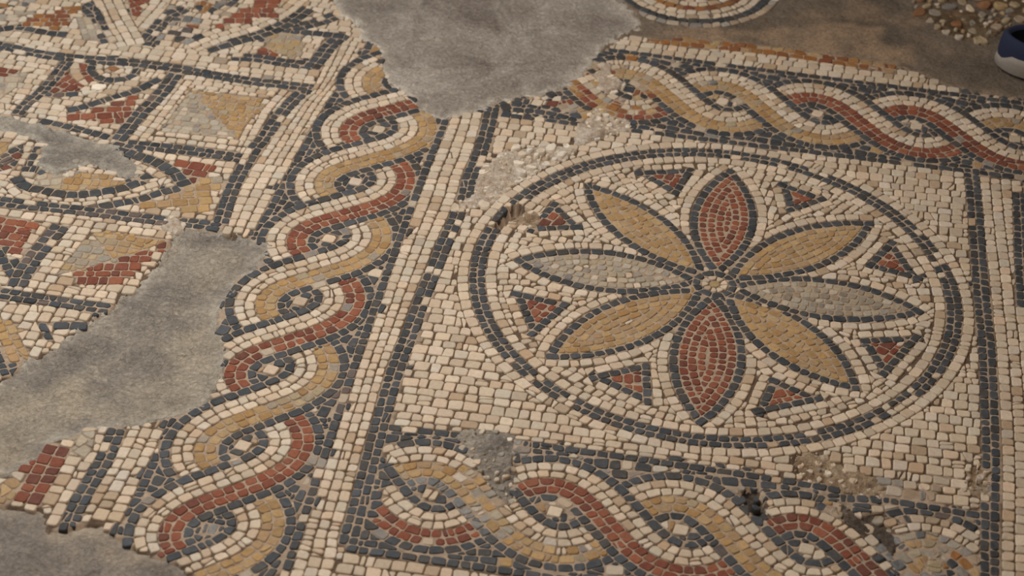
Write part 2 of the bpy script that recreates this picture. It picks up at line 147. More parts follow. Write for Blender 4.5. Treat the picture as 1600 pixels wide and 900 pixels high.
WORN = [([(-1.009,-1.405),(-0.959,-1.334),(-0.834,-1.312),(-0.752,-1.437),(-0.641,-1.613),(-0.661,-1.657),(-0.744,-1.577),(-0.809,-1.474),(-0.876,-1.395),(-0.938,-1.467)],'dx','w',0.9,0.5,0.4),([(-0.943,-1.296),(-0.787,-1.246),(-0.616,-1.324),(-0.57,-1.598),(-0.646,-1.614),(-0.752,-1.437),(-0.839,-1.318)],'','xyyog',0.7,0.4,0.3),([(-0.841,-1.05),(-0.605,-1.028),(-0.584,-1.159),(-0.819,-1.173)],'d','xwwd',0.6,0.5,0.4),([(-0.65,-1.119),(-0.534,-1.095),(-0.503,-1.143),(-0.632,-1.223)],'d','xwd',0.6,0.5,0.4),([(-0.547,-1.528),(-0.316,-1.481),(-0.251,-1.629),(-0.434,-1.746),(-0.587,-1.698)],'oc','yxoc',0.35,0.3,0.15),([(0.765,-1.309),(0.977,-1.29),(1.032,-1.4),(1.03,-1.503),(0.747,-1.56),(0.783,-1.419)],'','xyotgw',0.75,0.6,0.3),([(0.431,-1.159),(0.58,-1.163),(0.707,-1.205),(0.787,-1.239),(0.777,-1.323),(0.619,-1.29),(0.44,-1.217)],'','xwdgc',0.75,0.7,0.4),([(0.652,-1.283),(0.787,-1.305),(0.812,-1.493),(0.736,-1.539),(0.621,-1.355)],'','wdxdw',0.8,0.7,0.3),([(0.763,-1.193),(0.978,-1.183),(0.978,-1.241),(0.765,-1.276)],'d','xwdv',0.5,0.4,0.3),([(0.668,-1.041),(0.968,-0.997),(0.967,-1.143),(0.672,-1.195)],'c','cxx',0.5,0.6,0.1),([(-2.688,-0.01),(-2.302,0.017),(-2.273,-0.08),(-2.649,-0.125)],'d','v',0.75,0.1,0.05),([(-2.693,-0.157),(-2.795,-0.18),(-2.736,-0.639),(-2.638,-0.618)],'d','v',0.7,0.1,0.05),([(-2.736,-0.639),(-2.336,-0.617),(-2.31,-0.696),(-2.763,-0.709)],'d','vd',0.5,0.1,0.05),([(-2.652,1.093),(-2.601,0.878),(-2.618,0.601),(-2.655,0.488),(-2.717,0.5),(-2.678,1.03)],'d','vd',0.5,0.1,0.05),([(-3.119,0.358),(-3.052,0.373),(-3.054,0.144),(-3.186,0.115)],'d','vrv',0.7,0.2,0.1),([(-1.429,-0.672),(-1.211,-0.626),(-1.162,-0.968),(-1.347,-1.119),(-1.583,-1.241),(-1.611,-1.137),(-1.414,-0.945)],'o','yyxo',0.6,0.15,0.1),([(-1.402,-0.787),(-1.306,-0.766),(-1.274,-1.067),(-1.35,-1.156)],'d','v',0.5,0.1,0.05),([(-0.243,1.596),(-0.029,1.645),(0.048,1.418),(0.003,1.241),(-0.133,1.377)],'','yxgwc',0.45,0.4,0.3),([(-0.741,1.646),(-0.489,1.703),(-0.386,1.321),(-0.517,1.18),(-0.673,1.256),(-0.762,1.464)],'','tyotxd',0.45,0.4,0.3),([(-0.872,1.497),(-0.461,1.591),(-0.388,1.209),(-0.734,1.159)],'r','ttor',0.8,0.3,0.2),([(-1.734,-1.82),(-1.682,-1.744),(-1.593,-1.775),(-1.551,-1.863),(-1.661,-1.948)],'dc','wwdx',0.6,0.5,0.3),([(-2.926,1.67),(-2.559,1.788),(-2.521,1.543),(-2.589,1.344),(-2.783,1.288)],'','cxwdvtc',0.5,0.6,0.3),([(-3.772,1.635),(-3.472,1.705),(-3.412,1.539),(-3.704,1.458)],'','cxwt',0.5,0.5,0.3),([(-3.233,1.257),(-3.156,1.263),(-2.971,0.684),(-3.151,0.563),(-3.15,0.81)],'d','vd',0.6,0.1,0.1),([(-3.145,1.556),(-2.956,1.32),(-3.003,1.273),(-3.145,1.461)],'d','vxd',0.5,0.3,0.2),([(-0.028,-1.422),(0.197,-1.409),(0.207,-1.536),(0.042,-1.554)],'d','dwxv',0.5,0.3,0.2)]
HOLE_SLOT = (-0.939,0.229,-0.873,0.373)
LUMPPOLY = {'hole': [(-0.894,0.22),(-0.87,0.302),(-0.835,0.357),(-0.767,0.348),(-0.747,0.286),(-0.765,0.225),(-0.835,0.238)],'crack': [(-2.985,0.331),(-2.857,0.314),(-2.709,0.26),(-2.71,0.22),(-2.81,0.178),(-2.899,0.188),(-2.963,0.255)]}
FRAG = [(0.768,2.428),(0.846,2.35),(0.878,2.293),(0.94,2.263),(1.001,2.227),(1.094,2.217),(1.156,2.263),(1.253,2.45),(1.318,2.555),(1.448,2.651),(1.459,2.922),(0.812,2.771),(0.782,2.562)]
VIEW = [(-3.964,1.789),(1.596,3.092),(1.361,-1.597),(-2.327,-2.34)]
SHOE_X, SHOE_Y, SHOE_A = 1.168, 2.03, -0.06

# ------------------------------------------------------------------ materials
def lin(c):
    return tuple((v / 255 / 12.92) if v / 255 <= .04045 else ((v / 255 + .055) / 1.055) ** 2.4 for v in c)

def nodes(name):
    m = bpy.data.materials.new(name); m.use_nodes = True
    nt = m.node_tree; b = nt.nodes['Principled BSDF']
    def N(t, **k):
        n = nt.nodes.new(t)
        for a, v in k.items(): setattr(n, a, v)
        return n
    return m, nt, b, N

def mixrgb(nt, N, fac, a, b, mode='MIX'):
    n = N('ShaderNodeMix', data_type='RGBA', blend_type=mode)
    for k, v in ((0, fac), (6, a), (7, b)):
        if hasattr(v, 'is_output'): nt.links.new(v, n.inputs[k])
        else: n.inputs[k].default_value = v if not isinstance(v, tuple) else (*v[:3], 1)
    return n.outputs[2]

def ramp(nt, N, src, stops):
    r = N('ShaderNodeValToRGB'); e = r.color_ramp.elements
    while len(e) < len(stops): e.new(0.5)
    for el, (p, v) in zip(e, stops):
        el.position = p; el.color = (v, v, v, 1) if not isinstance(v, tuple) else (*v, 1)
    nt.links.new(src, r.inputs[0]); return r.outputs[0]

def noise(nt, N, scale, detail=4, rough=.6, vec=None, dist=0):
    n = N('ShaderNodeTexNoise'); n.inputs['Scale'].default_value = scale
    n.inputs['Detail'].default_value = detail; n.inputs['Roughness'].default_value = rough
    n.inputs['Distortion'].default_value = dist
    if vec is None:
        g = N('ShaderNodeNewGeometry'); vec = g.outputs['Position']
    nt.links.new(vec, n.inputs['Vector']); return n.outputs[0]

def stone_mat(name, dust, dust_amt, grain, rough, spec=.3):
    m, nt, b, N = nodes(name)
    at = N('ShaderNodeAttribute', attribute_name='tint').outputs['Color']
    n1 = noise(nt, N, 230, 5, .65)
    v1 = ramp(nt, N, n1, [(.3, 1 - grain), (.7, 1 + grain)])
    c1 = mixrgb(nt, N, 1.0, at, v1, 'MULTIPLY')
    n2 = noise(nt, N, 75, 6, .7)
    d = ramp(nt, N, n2, [(.46, 0.0), (.72, dust_amt)])
    c2 = mixrgb(nt, N, d, c1, dust)
    n3 = noise(nt, N, 620, 2, .5)
    sp = ramp(nt, N, n3, [(.70, 0.0), (.80, .45)])
    c3 = mixrgb(nt, N, sp, c2, lin((92, 74, 58)))
    nt.links.new(c3, b.inputs['Base Color'])
    b.inputs['Roughness'].default_value = rough
    b.inputs['Specular IOR Level'].default_value = spec
    bp = N('ShaderNodeBump'); bp.inputs['Strength'].default_value = .55; bp.inputs['Distance'].default_value = .0012
    nb = noise(nt, N, 330, 5, .7)
    nt.links.new(nb, bp.inputs['Height']); nt.links.new(bp.outputs[0], b.inputs['Normal'])
    return m

M = {
    'c': stone_mat('cream_limestone', lin((178, 150, 120)), .45, .10, .75),
    'd': stone_mat('dark_slate_stone', lin((112, 104, 95)), .26, .22, .6, .35),
    'r': stone_mat('red_terracotta', lin((140, 104, 84)), .26, .20, .8),
    'o': stone_mat('ochre_stone', lin((170, 145, 114)), .34, .18, .8),
}
MATOF = {'v': 'd', 'w': 'd', 'c': 'c', 'p': 'c', 'd': 'd', 'r': 'r', 't': 'r', 'o': 'o', 'y': 'o', 'g': 'o', 'h': 'o', 'b': 'o', 'x': 'c'}
PALETTE = {  # stone colours: (main tones)
    'c': [(192, 171, 146), (197, 177, 152), (186, 165, 139), (190, 167, 142), (183, 161, 136), (198, 177, 154)],
    'p': [(211, 194, 172), (201, 182, 158), (216, 201, 181)],
    'd': [(57, 58, 59), (51, 52, 53), (62, 62, 62), (56, 54, 52), (65, 65, 66), (63, 58, 53), (54, 56, 58)],
    'v': [(84, 72, 66), (92, 78, 70), (74, 66, 62), (66, 62, 60), (98, 82, 72)],
    'w': [(124, 118, 111), (110, 106, 101), (134, 128, 120), (94, 92, 90)],
    'r': [(120, 64, 44), (110, 57, 40), (128, 70, 47), (116, 64, 46), (100, 56, 42), (134, 78, 54)],
    't': [(136, 88, 44), (124, 75, 41), (144, 100, 56), (116, 66, 40)],
    'o': [(156, 121, 76), (163, 129, 84), (148, 113, 70), (166, 135, 94), (153, 122, 86)],
    'y': [(157, 138, 108), (150, 130, 102), (160, 131, 90), (145, 131, 113)],
    'g': [(161, 147, 127), (151, 138, 119), (172, 157, 136), (156, 140, 116), (144, 132, 116)],
    'h': [(134, 120, 102), (144, 129, 109), (124, 111, 95), (154, 138, 116), (138, 120, 98)],
    'b': [(130, 88, 56)],
    'x': [(172, 153, 130), (150, 130, 108), (142, 133, 122), (186, 167, 146), (122, 113, 104)],
}

def floor_mat():
    m, nt, b, N = nodes('bedding_mortar')
    at = N('ShaderNodeAttribute', attribute_name='tint').outputs['Color']
    n1 = noise(nt, N, 160, 6, .7)
    v = ramp(nt, N, n1, [(.25, .72), (.75, 1.25)])
    nt.links.new(mixrgb(nt, N, 1.0, at, v, 'MULTIPLY'), b.inputs['Base Color'])
    b.inputs['Roughness'].default_value = .95; b.inputs['Specular IOR Level'].default_value = .1
    bp = N('ShaderNodeBump'); bp.inputs['Strength'].default_value = .6; bp.inputs['Distance'].default_value = .002
    nt.links.new(n1, bp.inputs['Height']); nt.links.new(bp.outputs[0], b.inputs['Normal'])
    return m

def mortar_mat(name, dark, mid, light, rimc, scale=1.0, bump=.8, speck=.35, stainc=None):
    m, nt, b, N = nodes(name)
    n1 = noise(nt, N, 10 * scale, 9, .66, dist=.5)
    c1 = ramp(nt, N, n1, [(.34, lin(dark)), (.52, lin(mid)), (.72, lin(light))])
    st = N('ShaderNodeAttribute', attribute_name='stain').outputs['Fac']
    n5 = noise(nt, N, 26, 6, .65)
    sm = N('ShaderNodeMath', operation='MULTIPLY'); nt.links.new(st, sm.inputs[0]); nt.links.new(ramp(nt, N, n5, [(.30, .25), (.60, 1.0)]), sm.inputs[1])
    c1 = mixrgb(nt, N, sm.outputs[0], c1, lin(stainc or light))
    n2 = noise(nt, N, 210, 5, .75, dist=.5)
    v = ramp(nt, N, n2, [(.30, .62), (.70, 1.36)])
    c2 = mixrgb(nt, N, 1.0, c1, v, 'MULTIPLY')
    n4 = noise(nt, N, 95 * scale, 5, .65, dist=1.5)
    sc = ramp(nt, N, n4, [(.56, 0.0), (.66, speck)])
    c3 = mixrgb(nt, N, sc, c2, lin(light))
    rim = N('ShaderNodeAttribute', attribute_name='rim').outputs['Fac']
    n3 = noise(nt, N, 60, 6, .7)
    rr = N('ShaderNodeMath', operation='MULTIPLY'); nt.links.new(rim, rr.inputs[0])
    nt.links.new(ramp(nt, N, n3, [(.36, .15), (.58, 1.0)]), rr.inputs[1])
    c4 = mixrgb(nt, N, rr.outputs[0], c3, lin(rimc))
    nt.links.new(c4, b.inputs['Base Color'])
    b.inputs['Roughness'].default_value = .92; b.inputs['Specular IOR Level'].default_value = .12
    bp = N('ShaderNodeBump'); bp.inputs['Strength'].default_value = bump; bp.inputs['Distance'].default_value = .004
    h = N('ShaderNodeMath', operation='ADD'); nt.links.new(n2, h.inputs[0]); nt.links.new(n4, h.inputs[1])
    nt.links.new(h.outputs[0], bp.inputs['Height']); nt.links.new(bp.outputs[0], b.inputs['Normal'])
    return m

# ------------------------------------------------------------------ plane geometry helpers (floor units)
rng = random.Random(11)
def catmull(P, closed=False, step=.012):
    P = [np.array(p, float) for p in P]
    n = len(P)
    if n == 2: Q = [P[0] + (P[1] - P[0]) * t for t in np.linspace(0, 1, 12)]
    else:
        Q = []
        for i in range(n if closed else n - 1):
            if closed: a, b, c, d = P[i - 1], P[i], P[(i + 1) % n], P[(i + 2) % n]
            else: a, b, c, d = P[max(i - 1, 0)], P[i], P[i + 1], P[min(i + 2, n - 1)]
            k = max(3, int(np.linalg.norm(c - b) / step))
            for t in np.linspace(0, 1, k, endpoint=False):
                Q.append(.5 * (2 * b + (c - a) * t + (2 * a - 5 * b + 4 * c - d) * t * t + (3 * b - a - 3 * c + d) * t ** 3))
        if not closed: Q.append(P[-1])
        else: Q.append(Q[0])
    return np.array(Q)

class Curve:
    def __init__(s, P, closed=False, smooth=True):
        s.p = catmull(P, closed) if smooth else np.array(P, float)
        s.closed = closed
        d = np.linalg.norm(np.diff(s.p, axis=0), axis=1)
        s.s = np.r_[0, np.cumsum(d)]; s.len = s.s[-1]
        if closed: t = np.roll(s.p[:-1], -1, 0) - np.roll(s.p[:-1], 1, 0); t = np.vstack([t, t[:1]])
        else: t = np.gradient(s.p, axis=0)
        t /= np.linalg.norm(t, axis=1)[:, None] + 1e-9
        s.n = np.c_[-t[:, 1], t[:, 0]]          # left normal
    def at(s, u, off):
        u = u % s.len if s.closed else min(max(u, 0), s.len)
        p = np.array([np.interp(u, s.s, s.p[:, 0]), np.interp(u, s.s, s.p[:, 1])])
        n = np.array([np.interp(u, s.s, s.n[:, 0]), np.interp(u, s.s, s.n[:, 1])])
        n /= np.linalg.norm(n) + 1e-9
        q = p + n * off
        return (float(q[0]), float(q[1]))
    def rowlen(s, off):
        q = s.p + s.n * off
        return float(np.linalg.norm(np.diff(q, axis=0), axis=1).sum())

def parea(P):
    a = 0
    for i in range(len(P)):
        x0, y0 = P[i - 1]; x1, y1 = P[i]; a += x0 * y1 - x1 * y0
    return a / 2
def ccw(P): return P if parea(P) > 0 else P[::-1]
def cent(P): return (sum(p[0] for p in P) / len(P), sum(p[1] for p in P) / len(P))
def inside(pt, poly):
    x, y = pt; r = False; j = len(poly) - 1
    for i in range(len(poly)):
        xi, yi = poly[i]; xj, yj = poly[j]
        if (yi > y) != (yj > y) and x < (xj - xi) * (y - yi) / (yj - yi) + xi: r = not r
        j = i
    return r
def clip_half(P, ax, ay, nx, ny, c=0.0):   # keep points with (p-a).n >= c
    out = []; n = len(P)
    D = [(p[0] - ax) * nx + (p[1] - ay) * ny - c for p in P]
    for i in range(n):
        j = (i + 1) % n
        if D[i] >= 0: out.append(P[i])
        if (D[i] >= 0) != (D[j] >= 0):
            t = D[i] / (D[i] - D[j]); out.append((P[i][0] + (P[j][0] - P[i][0]) * t, P[i][1] + (P[j][1] - P[i][1]) * t))
    return out
def edges(P):
    out = []
    for i in range(len(P)):
        x0, y0 = P[i]; x1, y1 = P[(i + 1) % len(P)]
        l = math.hypot(x1 - x0, y1 - y0)
        if l > 1e-6: out.append((x0, y0, (y1 - y0) / l, -(x1 - x0) / l))   # outward normal of a CCW polygon
    return out

# ------------------------------------------------------------------ the laying of the tesserae
PATCHPOLY = {k: v for k, v in PATCHES}
PBOX = {k: (min(p[0] for p in v), max(p[0] for p in v), min(p[1] for p in v), max(p[1] for p in v)) for k, v in PATCHES}
def in_patch(pt):
    for k, v in PATCHPOLY.items():
        b = PBOX[k]
        if b[0] <= pt[0] <= b[1] and b[2] <= pt[1] <= b[3] and inside(pt, v): return k
    return None
CELLS = []; HASH = {}; HS = .08
EPS = .004
def near(bb):
    seen = set()
    for i in range(int(bb[0] // HS), int(bb[1] // HS) + 1):
        for j in range(int(bb[2] // HS), int(bb[3] // HS) + 1):
            for k in HASH.get((i, j), ()):
                if k not in seen:
                    seen.add(k); yield k
def bbox(P):
    xs = [p[0] for p in P]; ys = [p[1] for p in P]
    return (min(xs), max(xs), min(ys), max(ys))
def add(P, kind, part, minarea=.00045, keep=.30, rough=0.0, check=True, within=None):
    """lay one stone: cut it back where stones already lie, drop it when too little is left"""
    P = ccw(P); c = cent(P)
    if not inside(c, VIEW): return None
    if check and in_patch(c): return None
    a0 = abs(parea(P)); bb = bbox(P)
    for k in near(bb):
        q = CELLS[k]; b = q['bb']
        if b[0] > bb[1] - EPS or b[1] < bb[0] + EPS or b[2] > bb[3] - EPS or b[3] < bb[2] + EPS: continue
        Q = q['P']; apart = False
        for (x, y, nx, ny) in edges(P):
            if all((v[0] - x) * nx + (v[1] - y) * ny > -EPS for v in Q): apart = True; break
        if apart: continue
        best = None; ba = 0
        for (x, y, nx, ny) in q['E']:
            R = clip_half(P, x, y, nx, ny, -EPS * .4)
            if len(R) >= 3:
                a = abs(parea(R))
                if a > ba: ba, best = a, R
        if best is None or ba < max(minarea, keep * a0): return None
        P = best; bb = bbox(P)
    if abs(parea(P)) < max(minarea, keep * a0): return None
    if within is not None and not inside(cent(P), within): return None
    # thin slivers are no stones
    per = sum(math.hypot(P[i][0] - P[i - 1][0], P[i][1] - P[i - 1][1]) for i in range(len(P)))
    if abs(parea(P)) / (per * per) < .028: return None
    k = len(CELLS)
    CELLS.append({'P': P, 'E': edges(P), 'bb': bb, 'kind': kind, 'part': part, 'rough': rough, 'c': cent(P)})
    for i in range(int(bb[0] // HS), int(bb[1] // HS) + 1):
        for j in range(int(bb[2] // HS), int(bb[3] // HS) + 1):
            HASH.setdefault((i, j), []).append(k)
    return k

def cuts(total, L, closed):
    n = max(1, round(total / L))
    w = [rng.uniform(.78, 1.24) for _ in range(n)]
    s = sum(w); out = [0.0]
    for x in w: out.append(out[-1] + x / s)
    return out
def row_cells(cv, o0, o1, L):
    om = (o0 + o1) / 2
    q = cv.p + cv.n * om
    cl = np.r_[0, np.cumsum(np.linalg.norm(np.diff(q, axis=0), axis=1))]
    fr = cuts(cl[-1], L, cv.closed)
    fr = [float(np.interp(x * cl[-1], cl, cv.s)) / cv.len for x in fr]
    ph = rng.random() * .02 if cv.closed else 0
    out = []
    for a, b in zip(fr[:-1], fr[1:]):
        a2 = (a + ph) * cv.len; b2 = (b + ph) * cv.len
        j = [rng.uniform(-.002, .002) for _ in range(4)]
        sk = rng.uniform(-.003, .003)
        P = [cv.at(a2 + sk, o0 + j[0]), cv.at(b2 + sk, o0 + j[1]), cv.at(b2 - sk, o1 + j[2]), cv.at(a2 - sk, o1 + j[3])]
        out.append(((a + b) / 2, P))
    return out
def pick(kind, at, f, c):
    return kind(at, c) if callable(kind) else kind
def lay_strip(pts, kind, part, rows=1, w=.04, L=.05, off=None, closed=False, smooth=True, rough=0.0, keep=.35, curve=None):
    cv = curve or Curve(pts, closed, smooth)
    o = -rows * w / 2 if off is None else off
    for r in range(rows):
        for f, P in row_cells(cv, o + r * w, o + (r + 1) * w, L):
            add(P, pick(kind, f, r, cent(P)), pick(part, f, r, cent(P)), keep=keep, rough=rough)
def lay_fill(poly, kind, part, ang=0, pw=.05, ph=.05, rough=0.0, keep=.3, minarea=.0005, crisp=False):
    conv = None
    if crisp:
        C = ccw(list(poly)); n = len(C)
        if all((C[i][0] - C[i - 1][0]) * (C[(i + 1) % n][1] - C[i][1]) - (C[i][1] - C[i - 1][1]) * (C[(i + 1) % n][0] - C[i][0]) >= -1e-4 for i in range(n)): conv = C
    a = math.radians(ang); ux, uy = math.cos(a), math.sin(a)
    q = [(p[0] * ux + p[1] * uy, -p[0] * uy + p[1] * ux) for p in poly]
    x0, x1, y0, y1 = bbox(q)
    n = max(1, round((y1 - y0) / ph)); y = y0
    hs = (y1 - y0) / n
    wob = [rng.uniform(-.12, .12) * hs for _ in range(n + 1)]; wob[0] = wob[-1] = 0
    for r in range(n):
        x = x0 - rng.random() * pw
        ya, yb = y0 + r * hs + wob[r], y0 + (r + 1) * hs + wob[r + 1]
        while x < x1:
            w = pw * rng.uniform(.75, 1.28)
            j = [rng.uniform(-.0035, .0035) for _ in range(8)]
            P = [(x + j[0], ya + j[1]), (x + w + j[2], ya + j[3]), (x + w + j[4], yb + j[5]), (x + j[6], yb + j[7])]
            x += w
            m = cent(P)
            P = [(p[0] * ux - p[1] * uy, p[0] * uy + p[1] * ux) for p in P]
            c = cent(P)
            if conv:
                P = ccw(P)
                for (ex, ey, enx, eny) in edges(conv):
                    P = clip_half(P, ex, ey, -enx, -eny)
                    if len(P) < 3: break
                if len(P) >= 3 and abs(parea(P)) > .3 * pw * ph:
                    c = cent(P); add(P, pick(kind, 0, r, c), pick(part, 0, r, c), keep=keep, rough=rough, minarea=minarea)
            elif inside(c, poly):
                add(P, pick(kind, 0, r, c), pick(part, 0, r, c), keep=keep, rough=rough, minarea=minarea)

def lay_between(pa, pb, n, kind, part, L=.05, y0=None, y1=None, keep=.35):
    """n columns that share the width between two guide lines"""
    A, B = Curve(pa), Curve(pb)
    ys = np.linspace(y0, y1, 160)
    def xs(c): o = np.argsort(c.p[:, 1]); return np.interp(ys, c.p[o, 1], c.p[o, 0])
    xa, xb = xs(A), xs(B)
    for k in range(n):
        wob = .0
        fr = cuts(abs(y1 - y0), L, False)
        for a, b in zip(fr[:-1], fr[1:]):
            ya, yb = y0 + a * (y1 - y0), y0 + b * (y1 - y0)
            def X(y, f): return float(np.interp(y if y1 > y0 else -y, ys if y1 > y0 else -ys, xa + (xb - xa) * f))
            j = [rng.uniform(-.002, .002) for _ in range(4)]; sk = rng.uniform(-.003, .003)
            P = [(X(ya, k / n) + j[0], ya - sk), (X(ya, (k + 1) / n) + j[1], ya + sk), (X(yb, (k + 1) / n) + j[2], yb + sk), (X(yb, k / n) + j[3], yb - sk)]
            c = cent(P); add(P, pick(kind, 0, k, c), pick(part, 0, k, c), keep=keep)

THINGS = {}    # key -> (name, label, category, group)
PARTS = {}     # (thing, part key) -> (name, label)
def thing(key, name, label, cat, group=None): THINGS[key] = (name, label, cat, group)
def part(t, key, name, label=None):
    PARTS.setdefault((t, key), (name, label)); return (t, key)

# ---- the rosette in its ring
thing('rosette', 'rosette_medallion', 'round mosaic medallion with an eight-petalled rosette inside a dark double ring', 'mosaic medallion')
boss = part('rosette', 'boss', 'centre_boss', 'small cream disc of wedge stones with a dark rim')
add([(.025 * math.cos(a), .025 * math.sin(a)) for a in np.linspace(0, 2 * math.pi, 8)[:-1]], 'y', boss, minarea=.0002)
lay_strip([(.041 * math.cos(a), .041 * math.sin(a)) for a in np.linspace(0, 2 * math.pi, 13)[:-1]], 'c', boss, 1, .032, .028, closed=True)
lay_strip([(.076 * math.cos(a), .076 * math.sin(a)) for a in np.linspace(0, 2 * math.pi, 17)[:-1]], 'd', boss, 1, .036, .042, closed=True)
PETALS = [('upper red', 'r', 90.3, .86, .142), ('upper right ochre', 'o', 43, .86, .140), ('right grey', 'g', -.5, .852, .142), ('lower right ochre', 'o', -42.7, .828, .142),
          ('lower red', 'r', -88.4, .893, .150), ('lower left ochre', 'o', -134.3, .864, .146), ('left pale grey', 'g', 180.8, .835, .146), ('upper left ochre', 'o', 135.7, .872, .132)]
LENS = {}
def petal_pts(ang, r1, hw, n=17, r0=.055):
    a = math.radians(ang); d = np.array([math.cos(a), math.sin(a)]); nrm = np.array([-d[1], d[0]])
    up, lo = [], []
    for t in np.linspace(0, 1, n):
        r = r0 + (r1 - r0) * t; h = hw * (1 - (2 * t - 1) ** 2) ** .93
        up.append(d * r + nrm * h); lo.append(d * r - nrm * h)
    return up, lo
DW = .037
for nm, k, ang, r1, hw in PETALS:
    pp = part('rosette', 'petal ' + nm, 'petal', nm + ' petal outlined in dark stones')
    up, lo = petal_pts(ang, r1, hw)
    lay_strip(up, 'd', pp, 1, DW, .046, off=-DW)
    lay_strip(lo, 'd', pp, 1, DW, .046, off=0)
for nm, k, ang, r1, hw in PETALS:
    pp = part('rosette', 'petal ' + nm, 'petal')
    up, lo = petal_pts(ang, r1, hw)
    w, L = (.036, .038) if k == 'r' else (.034, .048) if k == 'o' else (.036, .036)
    kk = k
    if k == 'g': kk = (lambda f, c: rng.choice('ggggggxc')) if 'pale' in nm else (lambda f, c: rng.choice('hhhhgg'))
    LENS[pp] = lens = [tuple(p) for p in up] + [tuple(p) for p in lo[::-1]]
    for q in range(3):
        for e, o0 in ((up, -DW - (q + 1) * w), (lo, DW + q * w)):
            for f, P in row_cells(Curve(e), o0, o0 + w, L):
                if inside(cent(P), lens): add(P, pick(kk, f, q, cent(P)), pp, keep=.4, within=lens)
    a = math.radians(ang); d = np.array([math.cos(a), math.sin(a)]); nrm = np.array([-d[1], d[0]])
    inner = [tuple(p - nrm * (DW + .01)) for p in up[2:-2]] + [tuple(p + nrm * (DW + .01)) for p in lo[2:-2]][::-1]
    lay_fill(inner, kk, pp, ang, .036, .032, minarea=.0004)
for i, T in enumerate(TRIANGLES):
    pp = part('rosette', 'triangle %d' % i, 'triangle_motif', 'small red triangle with a dark outline' if i == 0 else None)
    T = [np.array(p) for p in ccw(T)]; g = sum(T) / 3
    for e in range(3):
        a, b = T[e], T[(e + 1) % 3]
        lay_strip([tuple(a), tuple(b)], 'd', pp, 1, .036, .046, off=0, smooth=True)
    inn = [tuple(g + (p - g) * .72) for p in T]
    d0 = T[1] - T[0]
    lay_fill(inn, 'r', pp, math.degrees(math.atan2(d0[1], d0[0])), .055, .045, minarea=.0005, crisp=True)
ringp = lambda f, c: part('rosette', 'ring', 'ring', 'dark double ring of the medallion')
def ang_of(c): return math.degrees(math.atan2(c[1], c[0]))
def ring_kind(f, c):
    a = ang_of(c); p = .025
    if 20 < a < 36: p = .40
    if -50 < a < -33: p = .42
    if -140 < a < -118: p = .30
    if 60 < a < 75: p = .12
    return 'c' if rng.random() < p else 'd'
circ = lambda r, n=40: [(r * math.cos(t), r * math.sin(t)) for t in np.linspace(0, 2 * math.pi, n + 1)[:-1]]
RC = Curve(circ(.966), True)
lay_strip(None, ring_kind, lambda f, c: ringp(0, 0), 2, .033, .042, curve=RC)
SECT = ['beside the right petal', 'between right and upper right petals']
def field_part(f, c):
    k = int(((ang_of(c) + 382.5) % 360) // 45)
    return part('rosette', 'field %d' % k, 'cream_field')
lay_strip(None, 'c', field_part, 1, .046, .052, off=.034, curve=RC)
def outer_part(f, c):
    q = ('upper' if c[1] > 0 else 'lower') + (' right' if c[0] > 0 else ' left')
    return part('field', q, 'corner_field')
thing('field', 'square_field', 'cream mosaic ground of the square panel around the round medallion', 'mosaic ground')
lay_strip(None, 'c', outer_part, 1, .046, .052, off=-.08, curve=RC)
for nm, k, ang, r1, hw in PETALS:
    up, lo = petal_pts(ang, r1, hw, r0=.10)
    lay_strip(up[4:], 'c', field_part, 1, .044, .05, off=0, keep=.4)
    lay_strip(lo[4:], 'c', field_part, 1, .044, .05, off=-.044, keep=.4)
# rows round the triangles
for T in TRIANGLES:
    T = [np.array(p) for p in ccw(T)]
    for e in range(3):
        a, b = T[e], T[(e + 1) % 3]
        lay_strip([tuple(a), tuple(b)], 'c', field_part, 1, .042, .048, off=-.042, keep=.45)
for k in range(16):
    a0 = math.radians(k * 22.5); a1 = a0 + math.radians(22.5)
    poly = [(.05 * math.cos(a0), .05 * math.sin(a0)), (.93 * math.cos(a0), .93 * math.sin(a0)), (.93 * math.cos((a0 + a1) / 2), .93 * math.sin((a0 + a1) / 2)), (.93 * math.cos(a1), .93 * math.sin(a1)), (.05 * math.cos(a1), .05 * math.sin(a1))]
    lay_fill(poly, 'c', field_part, math.degrees((a0 + a1) / 2), .046, .042, keep=.4)

# ---- traced lines and fields
thing('frame', 'square_frame', 'dark double lines framing the square panel on its left and right', 'mosaic border')
thing('square_panel', 'geometric_panel', 'square mosaic panel with a lens shape, red leaf and small ochre and grey square', 'mosaic panel')
thing('lower_panel', 'geometric_panel', 'mosaic panel with an ochre, grey and red square beside the left mortar repair', 'mosaic panel')
thing('bottom_left_panel', 'geometric_panel', 'mosaic remnant with a slanting ochre band at the left mortar repair\'s upper edge', 'mosaic panel')
thing('column_fragment', 'mosaic_fragment', 'broken mosaic corner with red and dark columns between the two lower grey repairs', 'mosaic fragment')
thing('far_left_panel', 'geometric_panel', 'worn mosaic strip with grey and red fields left of the red leaf', 'mosaic panel')
thing('upper_left_panel', 'geometric_panel', 'worn mosaic panel with an orange triangle and a cream slanting band', 'mosaic panel')
thing('upper_right_panel', 'geometric_panel', 'worn mosaic panel with red triangle and dark slanting bars beside the top repair', 'mosaic panel')
thing('upper_band', 'cream_band', 'cream and orange-brown rows along the concrete above the upper braid', 'mosaic border')
thing('left_band', 'cream_band', 'cream rows between the left braid and the square panel', 'mosaic border')
thing('panel_band', 'cream_band', 'cream columns between the left braid and the geometric panels', 'mosaic border')
thing('right_band', 'cream_band', 'cream columns along the right side of the square panel', 'mosaic border')
thing('lower_band', 'cream_band', 'cream rows below the lower braid', 'mosaic border')

